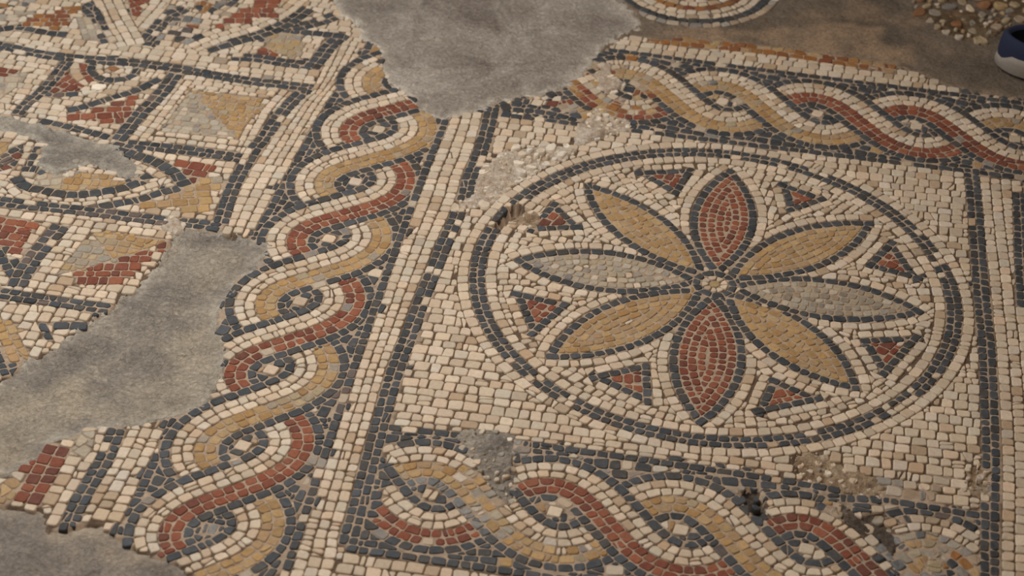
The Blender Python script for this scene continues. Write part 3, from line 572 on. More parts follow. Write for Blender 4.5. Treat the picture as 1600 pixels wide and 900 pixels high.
def traced(op, kind, th, pt, pts, o):
    pp = part(th, pt, pt)
    if th == 'upper_band' or kind in 'gt': r = .5
    else: r = 0.0
    if op == 's':
        w = o.get('w', .04); rows = o.get('rows', 1)
        kk = kind
        if kind == 'd': kk = lambda f, c: 'd' if rng.random() > .03 else 'c'
        if kind == 't': kk = lambda f, c: rng.choice('tto')
        if pt == 'left_line':
            kk = lambda f, c: 'c' if (.285 < c[1] < .36) or (-.16 < c[1] < -.12) or (.62 < c[1] < .70 and c[0] > -1.1) or (-.385 < c[1] < -.33 and c[0] > -1.15) or rng.random() < .02 else 'd'
        lay_strip(pts, kk, pp, rows, w, o.get('L', .05), closed=bool(o.get('closed')), rough=r)
    else:
        kk = kind
        if kind == 'g': kk = lambda f, c: rng.choice('gggggx')
        if kind == 'o': kk = lambda f, c: rng.choice('oooooy')
        lay_fill(pts, kk, pp, o.get('ang', 0), o.get('pw', .05), o.get('ph', .05), rough=r * .5, crisp=True)
for e in TRACED: traced(*e)

# ---- the three braids (two-strand guilloches)
MID = [(-.10, -.385), (-.150, -.33), (-.174, -.255), (-.162, -.178), (-.110, -.097), (-.025, -.022), (.025, .022), (.110, .097), (.162, .178), (.174, .255), (.150, .33), (.10, .385)]
def braid(key, eyes, colours, hw, lim, side_ok=None):
    bow = .041; dk = .040
    strands = []
    ev = [np.array(e, float) for e in eyes]
    for i, e in enumerate(ev):
        if not lim(e): continue
        pp = part(key, 'eye %d' % i, 'eye', 'cream stone ringed by dark stones' if i == 1 else None)
        a = rng.uniform(.55, .75) + (math.pi / 2 if abs(ev[1][0] - ev[0][0]) > .2 else 0)
        h = .029
        add([tuple(e + np.array([math.cos(a + t), math.sin(a + t)]) * h * 1.35) for t in (0, math.pi / 2, math.pi, 3 * math.pi / 2)], 'c', pp)
    for i in range(len(ev) - 1):
        A, B = ev[i], ev[i + 1]                      # local +y runs from B to A
        d = A - B; sc = np.linalg.norm(d) / .437; d = d / np.linalg.norm(d); xh = np.array([d[1], -d[0]])
        pts = [(A + B) / 2 + xh * x * (hw / .32) + d * y * sc for x, y in MID]
        cv = Curve(pts)
        k = colours[i]
        pp = part(key, 'strand %d' % i, 'strand', {'r': 'red and cream strand', 'o': 'ochre and cream strand'}[k])
        rows = [(.082, .082 + dk, 'd', .052), (.041, .082, 'c', .047), (0, .041, 'c', .047), (-.041, 0, k, .045), (-.082, -.041, k, .047), (-.082 - dk, -.082, 'd', .052)]
        for o0, o1, kk, L in rows:
            for f, P in row_cells(cv, o0, o1, L):
                c = cent(P); ly = np.dot(np.array(c) - (A + B) / 2, d) / sc
                lx = np.dot(np.array(c) - (A + B) / 2, xh)
                if not lim(c): continue
                if kk == 'd' and abs(lx) > hw - dk * .6 : continue
                strands.append((0 if abs(ly) < .13 else 1 if kk != 'd' else 2, P, kk, pp))
    for pr in (0, 1, 2):
        for q, P, kk, pp in strands:
            if q == pr:
                k2 = kk
                if kk == 'd' and rng.random() < .02: k2 = 'x'
                if kk == 'o' and rng.random() < .12: k2 = 'y'
                if kk == 'r' and rng.random() < .03: k2 = 'x'
                add(P, k2, pp, keep=.42)
    return ev

thing('left_braid', 'braided_border', 'red and ochre braided mosaic border running from the top repair to the bottom edge', 'mosaic border', None)
thing('upper_braid', 'braided_border', 'red and ochre braided mosaic border along the far side of the medallion', 'mosaic border', None)
thing('lower_braid', 'braided_border', 'worn red and ochre braided mosaic border along the near side of the medallion', 'mosaic border', None)
LE = [(-1.56, 1.69), (-1.568, 1.255), (-1.576, .829), (-1.586, .405), (-1.599, -.025), (-1.612, -.462), (-1.616, -.898), (-1.606, -1.338), (-1.603, -1.777), (-1.60, -2.21), (-1.60, -2.65)]
LB_R = [(-1.275, 1.6), (-1.280, 1.01), (-1.291, .583), (-1.297, -.088), (-1.295, -.663), (-1.288, -1.215), (-1.278, -1.821), (-1.27, -2.5)]
LB_L = [(-1.79, 1.6), (-1.815, 1.245), (-1.850, 1.049), (-1.866, .853), (-1.884, .557), (-1.893, .379), (-1.905, .155), (-1.912, -.035), (-1.915, -.6), (-1.910, -1.339), (-1.912, -1.72), (-1.91, -2.5)]
def dark_or(f, c): return 'd' if rng.random() > .05 else rng.choice('cx')
def bord(key, nm): return part(key, nm, 'edge_line')
# boundary rows of the left braid
lay_strip(LB_R, dark_or, bord('left_braid', 'right'), 1, .036, .05, off=-.036)
braid('left_braid', LE, 'ororororor', .318, lambda c: -1.94 < c[0] < -1.27)
lay_strip(LB_L, dark_or, bord('left_braid', 'left'), 1, .036, .05, off=0)
UE = [(-1.40, 1.415), (-.96, 1.412), (-.521, 1.41), (-.085, 1.405), (.352, 1.395), (.80, 1.385), (1.243, 1.378), (1.68, 1.37), (2.12, 1.36)]
UT = [(-.9, 1.745), (-.477, 1.738), (0, 1.722), (.5, 1.712), (1.0, 1.70), (1.9, 1.68)]
UB = [(-1.02, 1.058), (-.719, 1.06), (.146, 1.060), (.993, 1.057), (1.9, 1.05)]
lay_strip(UB, dark_or, bord('upper_braid', 'lower'), 1, .036, .05, off=-.012)
lay_strip([(-1.02, 1.118), (-.86, 1.128), (-.72, 1.088)], dark_or, bord('upper_braid', 'lower'), 1, .040, .055)
lay_strip([(-1.02, 1.07), (-.62, 1.055)], dark_or, bord('upper_braid', 'lower'), 1, .034, .055)
lay_strip(UT, dark_or, bord('upper_braid', 'upper'), 1, .036, .05, off=-.018)
braid('upper_braid', UE[::-1], 'rorroorr', .322, lambda c: 1.02 < c[1] < 1.78 and c[0] > -.80 + .55 * max(0, 1.30 - c[1]))
BE = [(-1.33, -1.455), (-.888, -1.455), (-.44, -1.452), (.008, -1.455), (.449, -1.46), (.89, -1.46), (1.33, -1.46)]
BT = [(-1.115, -1.128), (-.534, -1.115), (.289, -1.122), (.70, -1.150), (1.05, -1.165)]
BB = [(-1.12, -1.775), (-.6, -1.775), (.3, -1.78), (1.1, -1.79)]
lay_strip(BT, dark_or, bord('lower_braid', 'upper'), 1, .036, .05, off=-.02)
lay_strip(BB, dark_or, bord('lower_braid', 'lower'), 1, .038, .05, off=-.018)
braid('lower_braid', BE[::-1], 'ororor', .318, lambda c: -1.05 < c[0] < 1.065)
# dark corners between the strands and the edge lines
def dark_corner(f, c): return 'd' if rng.random() > .13 else rng.choice('coxx')
poly = [(p[0] - .0, p[1]) for p in LB_R] + LB_L[::-1]
lay_fill(poly, dark_corner, part('left_braid', 'corner', 'dark_corners'), 80, .055, .05, keep=.33)
lay_fill([(-.78, 1.74)] + UT[1:] + UB[:0:-1] + [(-.66, 1.06)], dark_corner, part('upper_braid', 'corner', 'dark_corners'), -8, .055, .05, keep=.33)
lay_fill(BT + BB[::-1], dark_corner, part('lower_braid', 'corner', 'dark_corners'), 6, .055, .05, keep=.33)

# ---- cream rows and grounds
def seg(th, nm, axis, n, step):
    return lambda f, c: part(th, '%s %d' % (nm, math.floor(c[axis] / step)), 'cream_rows')
FRAME_L = [e for e in TRACED if e[3] == 'left_line'][0][4]
lay_between(LB_R, [(FRAME_L[0][0] - .036, 1.7)] + [(p[0] - .036, p[1]) for p in FRAME_L] + [(-1.14, -1.85), (-1.14, -2.5)], 3, 'c', seg('left_band', 'seg', 1, 0, 1.2), .050, 1.5, -2.4)
PANEL_R = [(-1.945, 1.6), (-1.945, 1.11), (-1.975, 1.012), (-2.005, .811), (-2.025, .6), (-2.045, .399), (-2.052, .2), (-2.045, -.05), (-2.045, -.7), (-2.035, -1.36), (-2.052, -1.6), (-2.075, -1.85), (-2.08, -2.4)]
lay_between(PANEL_R, LB_L, 4, 'c', seg('panel_band', 'seg', 1, 0, 1.2), .050, 1.55, .45)
lay_between(PANEL_R, LB_L, 3, 'c', seg('panel_band', 'seg', 1, 0, 1.2), .052, .45, -2.3)
lay_strip([(-.75, 1.765), (-.477, 1.757), (0, 1.742), (.5, 1.732), (1.0, 1.72)], 'c', part('upper_band', 'rows', 'cream_rows'), 3, .048, .056, off=0)
lay_strip([(-1.4, -1.80), (.3, -1.80), (1.2, -1.81)], 'c', part('lower_band', 'rows', 'cream_rows'), 7, .05, .055, off=-.35)
lay_strip([(1.078, 1.03), (1.092, .62), (1.112, .2), (1.13, -.3), (1.135, -.87), (1.12, -1.4), (1.12, -1.9)], 'c', part('right_band', 'cols', 'cream_columns'), 4, .046, .05, off=0)
lay_strip([(1.27, 1.03), (1.29, .2), (1.30, -.6), (1.29, -1.4), (1.29, -1.9)], lambda f, c: 'd' if c[1] > -.1 else 'c', part('right_band', 'cols', 'cream_columns'), 4, .037, .05, off=0)
lay_fill([(-1.13, 1.05), (1.2, 1.05), (1.2, -1.13), (.2, -1.11), (-1.16, -1.11)], 'c', outer_part, 0, .051, .049, keep=.36)
def left_part(f, c):
    x, y = c
    if y > 1.09: return part('upper_left_panel' if x < -2.75 + (y - 1.1) * .3 else 'upper_right_panel', 'cream', 'cream_field')
    if y < -.69: return part('bottom_left_panel' if x < -2.3 and y > -1.25 else 'column_fragment', 'cream', 'cream_field')
    if y < -.03: return part('lower_panel', 'cream', 'cream_field')
    if x < -3.1: return part('far_left_panel', 'cream', 'cream_field')
    return part('square_panel', 'cream ' + ('upper' if y > .5 else 'lower'), 'cream_field')
lay_fill([(-2.0, 1.10), (-2.09, -.06), (-2.5, -.06), (-3.6, -.08), (-3.6, 1.12)], 'c', left_part, -1, .052, .045, keep=.36)
lay_fill([(-2.0, -.03), (-2.09, -.68), (-3.6, -.68), (-3.6, -.03)], 'c', left_part, -1, .054, .050, keep=.36)
lay_fill([(-2.03, -.68), (-2.08, -2.2), (-3.6, -2.2), (-3.6, -.68)], 'c', left_part, 88, .052, .05, keep=.36)
lay_fill([(-1.6, 1.10), (-3.9, 1.10), (-3.9, 2.0), (-1.6, 2.0)], lambda f, c: 'c' if rng.random() > .06 else 'x', left_part, -1, .054, .046, keep=.36)

# ---- far fragments standing in the concrete
PATCH_TOP = PATCHPOLY.pop('top'); PATCH_CON = PATCHPOLY.pop('concrete')
thing('far_disc', 'mosaic_fragment', 'rounded mosaic fragment of cream and dark arcs at the far edge of the top repair', 'mosaic fragment')
pp = part('far_disc', 'arcs', 'arc_rows')
FC = (-.335, 2.50)
arc = lambda r, a0, a1, n=24: [(FC[0] + r * math.cos(t), FC[1] + r * math.sin(t)) for t in np.linspace(math.radians(a0), math.radians(a1), n)]
for r, k in ((.395, 'd'), (.355, 'c'), (.31, 'c'), (.27, 't'), (.23, 'c'), (.435, 'x')):
    lay_strip(arc(r, 172, 368), k, pp, 1, .042, .055, rough=.4)
lay_fill(arc(.22, 0, 355), lambda f, c: rng.choice('ccdt'), pp, 0, .06, .05, rough=.5)
PATCHPOLY['top'] = PATCH_TOP; PATCHPOLY['concrete'] = PATCH_CON

# ---- small stones wedged into the gaps that are left
RS = .0075; GX0, GY0 = -3.75, -2.4
NX, NY = int(5.3 / RS), int(5.3 / RS)
XX = GX0 + (np.arange(NX) + .5) * RS; YY = GY0 + (np.arange(NY) + .5) * RS
KI = {k: i + 1 for i, k in enumerate('cpdrtoygbxvwh')}
OCC = np.zeros((NX, NY), np.int32)      # index+1 of the stone that lies there
def raster(P, grow=0.0):
    b = bbox(P)
    i0, i1 = max(0, int((b[0] - grow - GX0) / RS)), min(NX, int((b[1] + grow - GX0) / RS) + 2)
    j0, j1 = max(0, int((b[2] - grow - GY0) / RS)), min(NY, int((b[3] + grow - GY0) / RS) + 2)
    if i0 >= i1 or j0 >= j1: return None
    X, Y = XX[i0:i1, None], YY[None, j0:j1]
    m = np.ones((i1 - i0, j1 - j0), bool)
    for (x, y, nx, ny) in edges(P): m &= ((X - x) * nx + (Y - y) * ny) <= grow
    return (slice(i0, i1), slice(j0, j1)), m
def poly_mask(poly):
    m = np.zeros((NX, NY), bool); X, Y = XX[:, None], YY[None, :]
    n = len(poly); j = n - 1
    for i in range(n):
        xi, yi = poly[i]; xj, yj = poly[j]
        if yi != yj: m ^= ((yi > Y) != (yj > Y)) & (X < (xj - xi) * (Y - yi) / (yj - yi) + xi)
        j = i
    return m
for k, c in enumerate(CELLS):
    r = raster(c['P'])
    if r: OCC[r[0]][r[1]] = k + 1
PM = {k: poly_mask(v) for k, v in PATCHPOLY.items()}
blocked = np.zeros((NX, NY), bool)
for m in PM.values(): blocked |= m
viewm = poly_mask(VIEW)
def shrink(m):
    o = m.copy(); o[1:] &= m[:-1]; o[:-1] &= m[1:]; o[:, 1:] &= m[:, :-1]; o[:, :-1] &= m[:, 1:]; return o
def spread(A, n):
    A = A.copy()
    for _ in range(n):
        for ax, sh in ((0, 1), (0, -1), (1, 1), (1, -1)):
            R = np.roll(A, sh, ax); z = A == 0; A[z] = R[z]
    return A
for it in range(3):
    free = (OCC == 0) & ~blocked & viewm
    near_id = spread(OCC, 8)
    f = shrink(free)
    if it < 1: f = shrink(f)
    cand = np.argwhere(f); rngn = np.random.default_rng(5 + it); rngn.shuffle(cand)
    for i, j in cand:
        if not f[i, j] or OCC[i, j]: continue
        x, y = XX[i], YY[j]; src = near_id[i, j]
        if not src: continue
        q = CELLS[src - 1]
        if q['part'][0] in ('far_disc', 'rubble'): continue
        kind = q['kind']
        if kind == 'd' and rng.random() < .25: kind = rng.choice('xc')
        if kind not in 'cdx' and q['part'] in LENS and not inside((x, y), LENS[q['part']]): kind = 'c'
        a = rng.random() * 3; h = rng.uniform(.020, .027) if it == 0 else .016
        P = [(x + h * 1.414 * math.cos(a + t), y + h * 1.414 * math.sin(a + t)) for t in (0, 1.571, 3.142, 4.712)]
        k = add(P, kind, q['part'], minarea=.00022, keep=.2, within=LENS.get(q['part']) if kind not in 'cdx' else None)
        if k is not None:
            r = raster(CELLS[k]['P'])
            if r: OCC[r[0]][r[1]] = k + 1; f[r[0]][r[1]] = False

# ---- worn and discoloured stretches, cracked stones
def split_cell(k):
    c = CELLS[k]; P = c['P']; x, y = c['c']
    a = math.atan2(P[1][1] - P[0][1], P[1][0] - P[0][0]) + rng.choice((0, 1.571)) + rng.gauss(0, .22)
    nx, ny = math.cos(a), math.sin(a); off = rng.uniform(-.010, .010)
    A = clip_half(P, x, y, nx, ny, off); B = clip_half(P, x, y, -nx, -ny, -off)
    if len(A) < 3 or len(B) < 3 or min(abs(parea(A)), abs(parea(B))) < .0004: return
    c.update(P=A, E=edges(A), c=cent(A)); d = dict(c); d.update(P=B, E=edges(B), c=cent(B)); CELLS.append(d)
for poly, frm, to, p, rough, psplit in WORN:
    b = bbox(poly)
    for k in range(len(CELLS)):
        c = CELLS[k]
        if b[0] < c['c'][0] < b[1] and b[2] < c['c'][1] < b[3] and (not frm or c['kind'] in frm) and inside(c['c'], poly):
            if rng.random() < p: c['kind'] = rng.choice(to); c['rough'] = max(c['rough'], rough)
            if rng.random() < psplit: split_cell(k)
for k in range(len(CELLS)):
    c = CELLS[k]
    if abs(parea(c['P'])) > .0016 and rng.random() < {'c': .075, 'd': .04}.get(c['kind'], .05): split_cell(k)

# ------------------------------------------------------------------ meshes
def setprops(o, label=None, cat=None, group=None, kind=None):
    if label: o['label'] = label
    if cat: o['category'] = cat
    if group: o['group'] = group
    if kind: o['kind'] = kind
def mesh_obj(name, V, F, mat, parent=None, tint=None, smooth=True, loc=None, rim=None, flat_top=False):
    me = bpy.data.meshes.new(name)
    me.from_pydata(V, [], F)
    if smooth: me.shade_smooth()
    if flat_top: me.polygons.foreach_set('use_smooth', [len(f) == 4 for f in F])
    me.materials.append(mat)
    if tint is not None:
        a = me.attributes.new('tint', 'FLOAT_COLOR', 'POINT'); a.data.foreach_set('color', np.asarray(tint, np.float32).ravel())
    if rim is not None:
        a = me.attributes.new('rim', 'FLOAT', 'POINT'); a.data.foreach_set('value', np.asarray(rim, np.float32))
    o = bpy.data.objects.new(name, me); col.objects.link(o)
    if loc is not None: o.location = loc
    if parent is not None: o.parent = parent
    return o
def empty(name, loc=(0, 0, 0), parent=None):
    o = bpy.data.objects.new(name, None); o.empty_display_size = .05; col.objects.link(o); o.location = loc
    if parent is not None: o.parent = parent
    return o

def stone_geo(c):
    """one tessera: rounded outline, softened edge, uneven top, foot set in the mortar (metres, about its centre)"""
    P = c['P']; kind = c['kind']
    g = .0019 if kind in 'cpx' else rng.uniform(.0022, .0036) if kind == 'r' and c.get('part') in LENS else .0019
    if rng.random() < .15: g += .0012
    R = P
    for (x, y, nx, ny) in c['E']:
        R = clip_half(R, x, y, -nx, -ny, g)
        if len(R) < 3: return None
    # drop very short edges
    Q = [R[i] for i in range(len(R)) if math.hypot(R[i][0] - R[i - 1][0], R[i][1] - R[i - 1][1]) > .004]
    if len(Q) < 3: return None
    out = []; n = len(Q)
    for i in range(n):
        p, a, b = Q[i], Q[i - 1], Q[(i + 1) % n]
        la = math.hypot(a[0] - p[0], a[1] - p[1]); lb = math.hypot(b[0] - p[0], b[1] - p[1])
        cutr = rng.uniform(.0025, .0085) if n <= 5 else .004
        ta, tb = min(cutr, .34 * la) / la, min(cutr * rng.uniform(.7, 1.3), .34 * lb) / lb
        if n > 5:
            out.append((p[0] + (a[0] + b[0] - 2 * p[0]) * .04, p[1] + (a[1] + b[1] - 2 * p[1]) * .04)); continue
        out.append((p[0] + (a[0] - p[0]) * ta, p[1] + (a[1] - p[1]) * ta))
        out.append((p[0] + (b[0] - p[0]) * tb, p[1] + (b[1] - p[1]) * tb))
    cx, cy = cent(out); m = len(out)
    rough = c['rough']
    z0 = rng.uniform(-.0012, .0014) + rough * rng.uniform(-.006, .004)
    tx, ty = rng.gauss(0, .014 + .09 * rough), rng.gauss(0, .014 + .09 * rough)
    V = []
    bev = rng.uniform(.0026, .0040)
    size = math.sqrt(abs(parea(out)))
    ins = max(.5, 1 - 2 * bev / max(size, .012))
    for x, y in out: V.append((x - cx, y - cy, -.030))
    for x, y in out: V.append((x - cx, y - cy, z0 - .0036 + tx * (x - cx) + ty * (y - cy)))
    for x, y in out:
        dx, dy = (x - cx) * ins, (y - cy) * ins
        V.append((dx, dy, z0 + tx * dx + ty * dy + rough * rng.uniform(-.004, .004)))
    F = []
    for i in range(m):
        j = (i + 1) % m
        F.append((i, j, m + j, m + i)); F.append((m + i, m + j, 2 * m + j, 2 * m + i))
    F.append(tuple(range(2 * m, 3 * m)))
    pal = PALETTE[kind]; base = lin(rng.choice(pal)); v = rng.gauss(1, .06 if kind != 'd' else .13)
    if kind == 'c' and rng.random() < .06: base = lin((168, 142, 114))
    w = rng.gauss(0, .025)
    t = (max(0, base[0] * v * (1 + w)), max(0, base[1] * v), max(0, base[2] * v * (1 - w)), 1)
    return [(a * S, b * S, z * S) for a, b, z in V], F, t, (cx * S, cy * S)

camx, camy = .107, -6.751
by = {}
for k, c in enumerate(CELLS): by.setdefault(c['part'], []).append(c)
roots = {}
for key, (name, label, cat, group) in THINGS.items():
    cs = [c for p, l in by.items() if p[0] == key for c in l]
    if not cs: continue
    cx = sum(c['c'][0] for c in cs) / len(cs); cy = sum(c['c'][1] for c in cs) / len(cs)
    roots[key] = empty(name, (cx * S, cy * S, 0)); setprops(roots[key], label, cat, group)
LIMIT = 300
NT = 0
for pk, cs in by.items():
    th, key = pk
    name, label = PARTS[pk]
    r = roots[th]
    po = empty(name, (0, 0, 0), r)
    if label: po['label'] = label
    off = r.location
    def show(c): return abs(parea(c['P'])) / ((c['c'][0] - camx) ** 2 + (c['c'][1] - camy) ** 2) ** 1.5
    cs.sort(key=show, reverse=True)
    rest = [[], [], []]; restm = {}
    for n, c in enumerate(cs):
        g = stone_geo(c)
        if g is None: continue
        V, F, t, (x, y) = g; NT += 1
        if n < LIMIT:
            mesh_obj('tessera', V, F, M[MATOF[c['kind']]], po, [t] * len(V), loc=(x - off.x, y - off.y, 0), flat_top=True)
        else:
            q = restm.setdefault(MATOF[c['kind']], ([], [], [])); b = len(q[0])
            q[0].extend((a + x - off.x, bb + y - off.y, z) for a, bb, z in V); q[1].extend(tuple(b + i for i in f) for f in F); q[2].extend([t] * len(V))
    for mk, (V, F, T) in restm.items():
        o = mesh_obj('small_tesserae', V, F, M[mk], po, T, flat_top=True); o['kind'] = 'stuff'

# ------------------------------------------------------------------ bedding mortar of the floor
kindmap = np.zeros((NX, NY), np.int8)
idk = np.array([0] + [KI[c['kind']] for c in CELLS], np.int8)
kindmap = idk[OCC]
kindmap = spread(kindmap, 6)
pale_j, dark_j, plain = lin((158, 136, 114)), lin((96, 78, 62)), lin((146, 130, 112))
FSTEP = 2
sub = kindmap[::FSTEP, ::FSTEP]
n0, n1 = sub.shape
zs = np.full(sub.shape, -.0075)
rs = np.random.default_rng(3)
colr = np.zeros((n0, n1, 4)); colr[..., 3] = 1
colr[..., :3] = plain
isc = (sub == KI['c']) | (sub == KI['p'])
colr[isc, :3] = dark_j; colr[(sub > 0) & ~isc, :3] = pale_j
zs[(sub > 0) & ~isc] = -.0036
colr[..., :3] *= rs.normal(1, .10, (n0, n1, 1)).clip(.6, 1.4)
blk = blocked.copy()
blk = shrink(shrink(blk))
zs[blk[::FSTEP, ::FSTEP]] = -.055
zs += rs.normal(0, .0006, zs.shape)
xs = XX[::FSTEP]; ys = YY[::FSTEP]
gxx, gyy = np.meshgrid(xs, ys, indexing='ij')
V = np.stack([gxx * S, gyy * S, zs * S], -1).reshape(-1, 3)
idx = np.arange(n0 * n1).reshape(n0, n1)
Fq = np.stack([idx[:-1, :-1], idx[1:, :-1], idx[1:, 1:], idx[:-1, 1:]], -1).reshape(-1, 4)
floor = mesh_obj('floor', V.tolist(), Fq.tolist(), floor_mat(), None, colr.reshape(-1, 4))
setprops(floor, 'brown and pale bedding mortar showing in the joints between the stones', None, None, 'structure')

gnd = mesh_obj('ground', [(-4, -4, -.019), (4, -4, -.019), (4, 4, -.019), (-4, 4, -.019)], [(0, 1, 2, 3)], floor.data.materials[0], None, [(*plain, 1)] * 4)
setprops(gnd, 'plain mortar ground spreading beyond the mosaic floor', None, None, 'structure')

# ------------------------------------------------------------------ mortar repairs and rubble patches
def fbm(x, y, seed, octs=5, base=6.0, gain=.55):
    r = np.random.default_rng(seed); out = np.zeros_like(x); a = 1.0
    for o in range(octs):
        g = r.normal(0, 1, (64, 64)); fx, fy = (x + 9) * base, (y + 9) * base
        i, j = np.floor(fx).astype(int), np.floor(fy).astype(int); u, v = fx - i, fy - j
        u, v = u * u * (3 - 2 * u), v * v * (3 - 2 * v)
        i0, j0, i1, j1 = i % 64, j % 64, (i + 1) % 64, (j + 1) % 64
        out += a * ((g[i0, j0] * (1 - u) + g[i1, j0] * u) * (1 - v) + (g[i0, j1] * (1 - u) + g[i1, j1] * u) * v)
        a *= gain; base *= 2.03
    return out

MM = {
    'smooth': mortar_mat('grey_repair_mortar', (128, 114, 102), (164, 150, 136), (196, 182, 167), (236, 220, 198), 1.0, 1.0, .3, (166, 136, 106)),
    'concrete': mortar_mat('brown_grey_concrete', (96, 84, 72), (116, 101, 86), (138, 121, 103), (172, 146, 120), 1.0, .8, .2, (162, 134, 106)),
    'rubblem': mortar_mat('brown_rubble_bedding', (88, 70, 52), (120, 98, 74), (150, 126, 98), (150, 126, 98), 2.0, 1.0, .4),
    'near': mortar_mat('dull_repair_mortar', (112, 100, 90), (136, 124, 112), (166, 148, 128), (196, 178, 154), 1.0, .8, .3, (176, 156, 132)),
    'left': mortar_mat('coarse_repair_mortar', (122, 111, 100), (148, 136, 122), (186, 170, 150), (210, 196, 176), 1.4, 1.0, .5, (184, 166, 142)),
    'lime': mortar_mat('broken_lime_mortar', (188, 160, 132), (216, 194, 170), (232, 216, 196), (226, 208, 188), 2.5, 1.0, .5),
    'tan': mortar_mat('crumbled_tan_mortar', (140, 112, 86), (178, 150, 120), (202, 178, 148), (190, 166, 136), 2.5, 1.0, .5),
    'dark': mortar_mat('dark_crumbled_bedding', (66, 58, 52), (104, 90, 78), (150, 130, 110), (150, 130, 110), 2.5, 1.0, .4),
    'grey': mortar_mat('grey_white_gravel_mortar', (130, 120, 110), (166, 152, 136), (200, 186, 166), (184, 168, 148), 3, 1.0, .6),
}
PINFO = {  # name, label, category, material, base height, roughness of the surface, step, rim
    'top': ('mortar_repair', 'large smooth grey-brown mortar repair filling the far floor behind the medallion', 'mortar repair', 'smooth', -.004, .0035, .0125, .9),
    'left': ('mortar_repair', 'coarse grey mortar repair on the left, between the left braid and the panels', 'mortar repair', 'left', -.012, .0060, .0110, .9),
    'concrete': ('concrete_floor', 'brown-grey concrete stretch at the far right under the shoe, with a tan sandy smear', 'concrete floor', 'concrete', -.004, .0030, .0125, .5),
    'rubble': ('rubble_fragment', 'rough fragment of loose tan and brown stones beside the navy shoe', 'mosaic fragment', 'rubblem', .000, .006, .0090, .2),
    'bottom_left': ('mortar_repair', 'dull grey mortar repair at the near left corner under the broken columns', 'mortar repair', 'near', -.016, .0050, .0110, .5),
    'crack': ('mortar_repair', 'long narrow beige mortar repair crossing the lens shape of the square panel', 'mortar repair', 'left', -.002, .0060, .0100, .9),
    'knot': ('mortar_lump', 'small whitish mortar lump at the corner of the square panel', 'mortar lump', 'lime', .000, .012, .0075, .6),
    'pale_top': ('mortar_lump', 'pale crumbly lime patch under the upper braid, left of its dark edge', 'mortar lump', 'lime', .001, .009, .0075, .3),
    'pale_mid': ('mortar_lump', 'whitish broken lime patch along the upper left of the medallion ring', 'mortar lump', 'lime', -.004, .012, .0075, .3),
    'hole': ('floor_hole', 'dark broken hole in the medallion ring with crumbled mortar inside', 'hole', 'tan', -.030, .022, .0040, .5),
    'upper_chip': ('mortar_lump', 'pale knobbly lime lump on the ochre loop at the upper braid\'s left end', 'mortar lump', 'lime', .004, .012, .0075, .3),
    'lower_chip': ('crumbled_patch', 'tan crumbled patch between the medallion ring and the lower braid', 'crumbled patch', 'tan', -.006, .014, .0065, .2),
    'right_chip': ('crumbled_patch', 'tan crumbled patch interrupting the right dark frame line', 'crumbled patch', 'tan', -.006, .010, .0065, .2),
    'worn_gravel': ('crumbled_patch', 'pale gravelly worn patch over the first loop of the lower braid', 'crumbled patch', 'grey', -.004, .009, .0065, .2),
    'dark_rubble': ('crumbled_patch', 'dark crumbled hollow between ochre and red loops of the lower braid', 'crumbled patch', 'dark', -.016, .016, .0065, .2),
    'dark_rubble_right': ('crumbled_patch', 'dark crumbled streak near the right end of the lower braid', 'crumbled patch', 'dark', -.012, .016, .0065, .2),
}
ROOTS = {}
LUMPS = {  # crumbled pieces lying in a patch: number, size, colours, roughness, part name
    'pale_mid': (260, (.012, .040), 'ppppc', .9, 'broken_piece'), 'pale_top': (90, (.012, .024), 'pppcc', .7, 'broken_piece'),
    'hole': (46, (.012, .034), 'pccxx', 1.0, 'broken_piece'), 'upper_chip': (26, (.012, .03), 'ppc', .9, 'broken_piece'),
    'lower_chip': (170, (.009, .024), 'cccxxp', .9, 'crumb'), 'right_chip': (60, (.009, .022), 'ccxx', .9, 'crumb'),
    'worn_gravel': (150, (.010, .024), 'xxgcpy', .7, 'pebble'), 'dark_rubble': (40, (.014, .034), 'dddx', .9, 'broken_piece'),
    'dark_rubble_right': (55, (.012, .034), 'dddxg', .9, 'broken_piece'), 'knot': (30, (.012, .028), 'ppx', .9, 'broken_piece'),
    'rubble': (520, (.016, .046), 'xyyxycyb', .8, 'loose_stone'),
    'crack': (90, (.014, .03), 'gggxp', .5, 'pebble'),
}
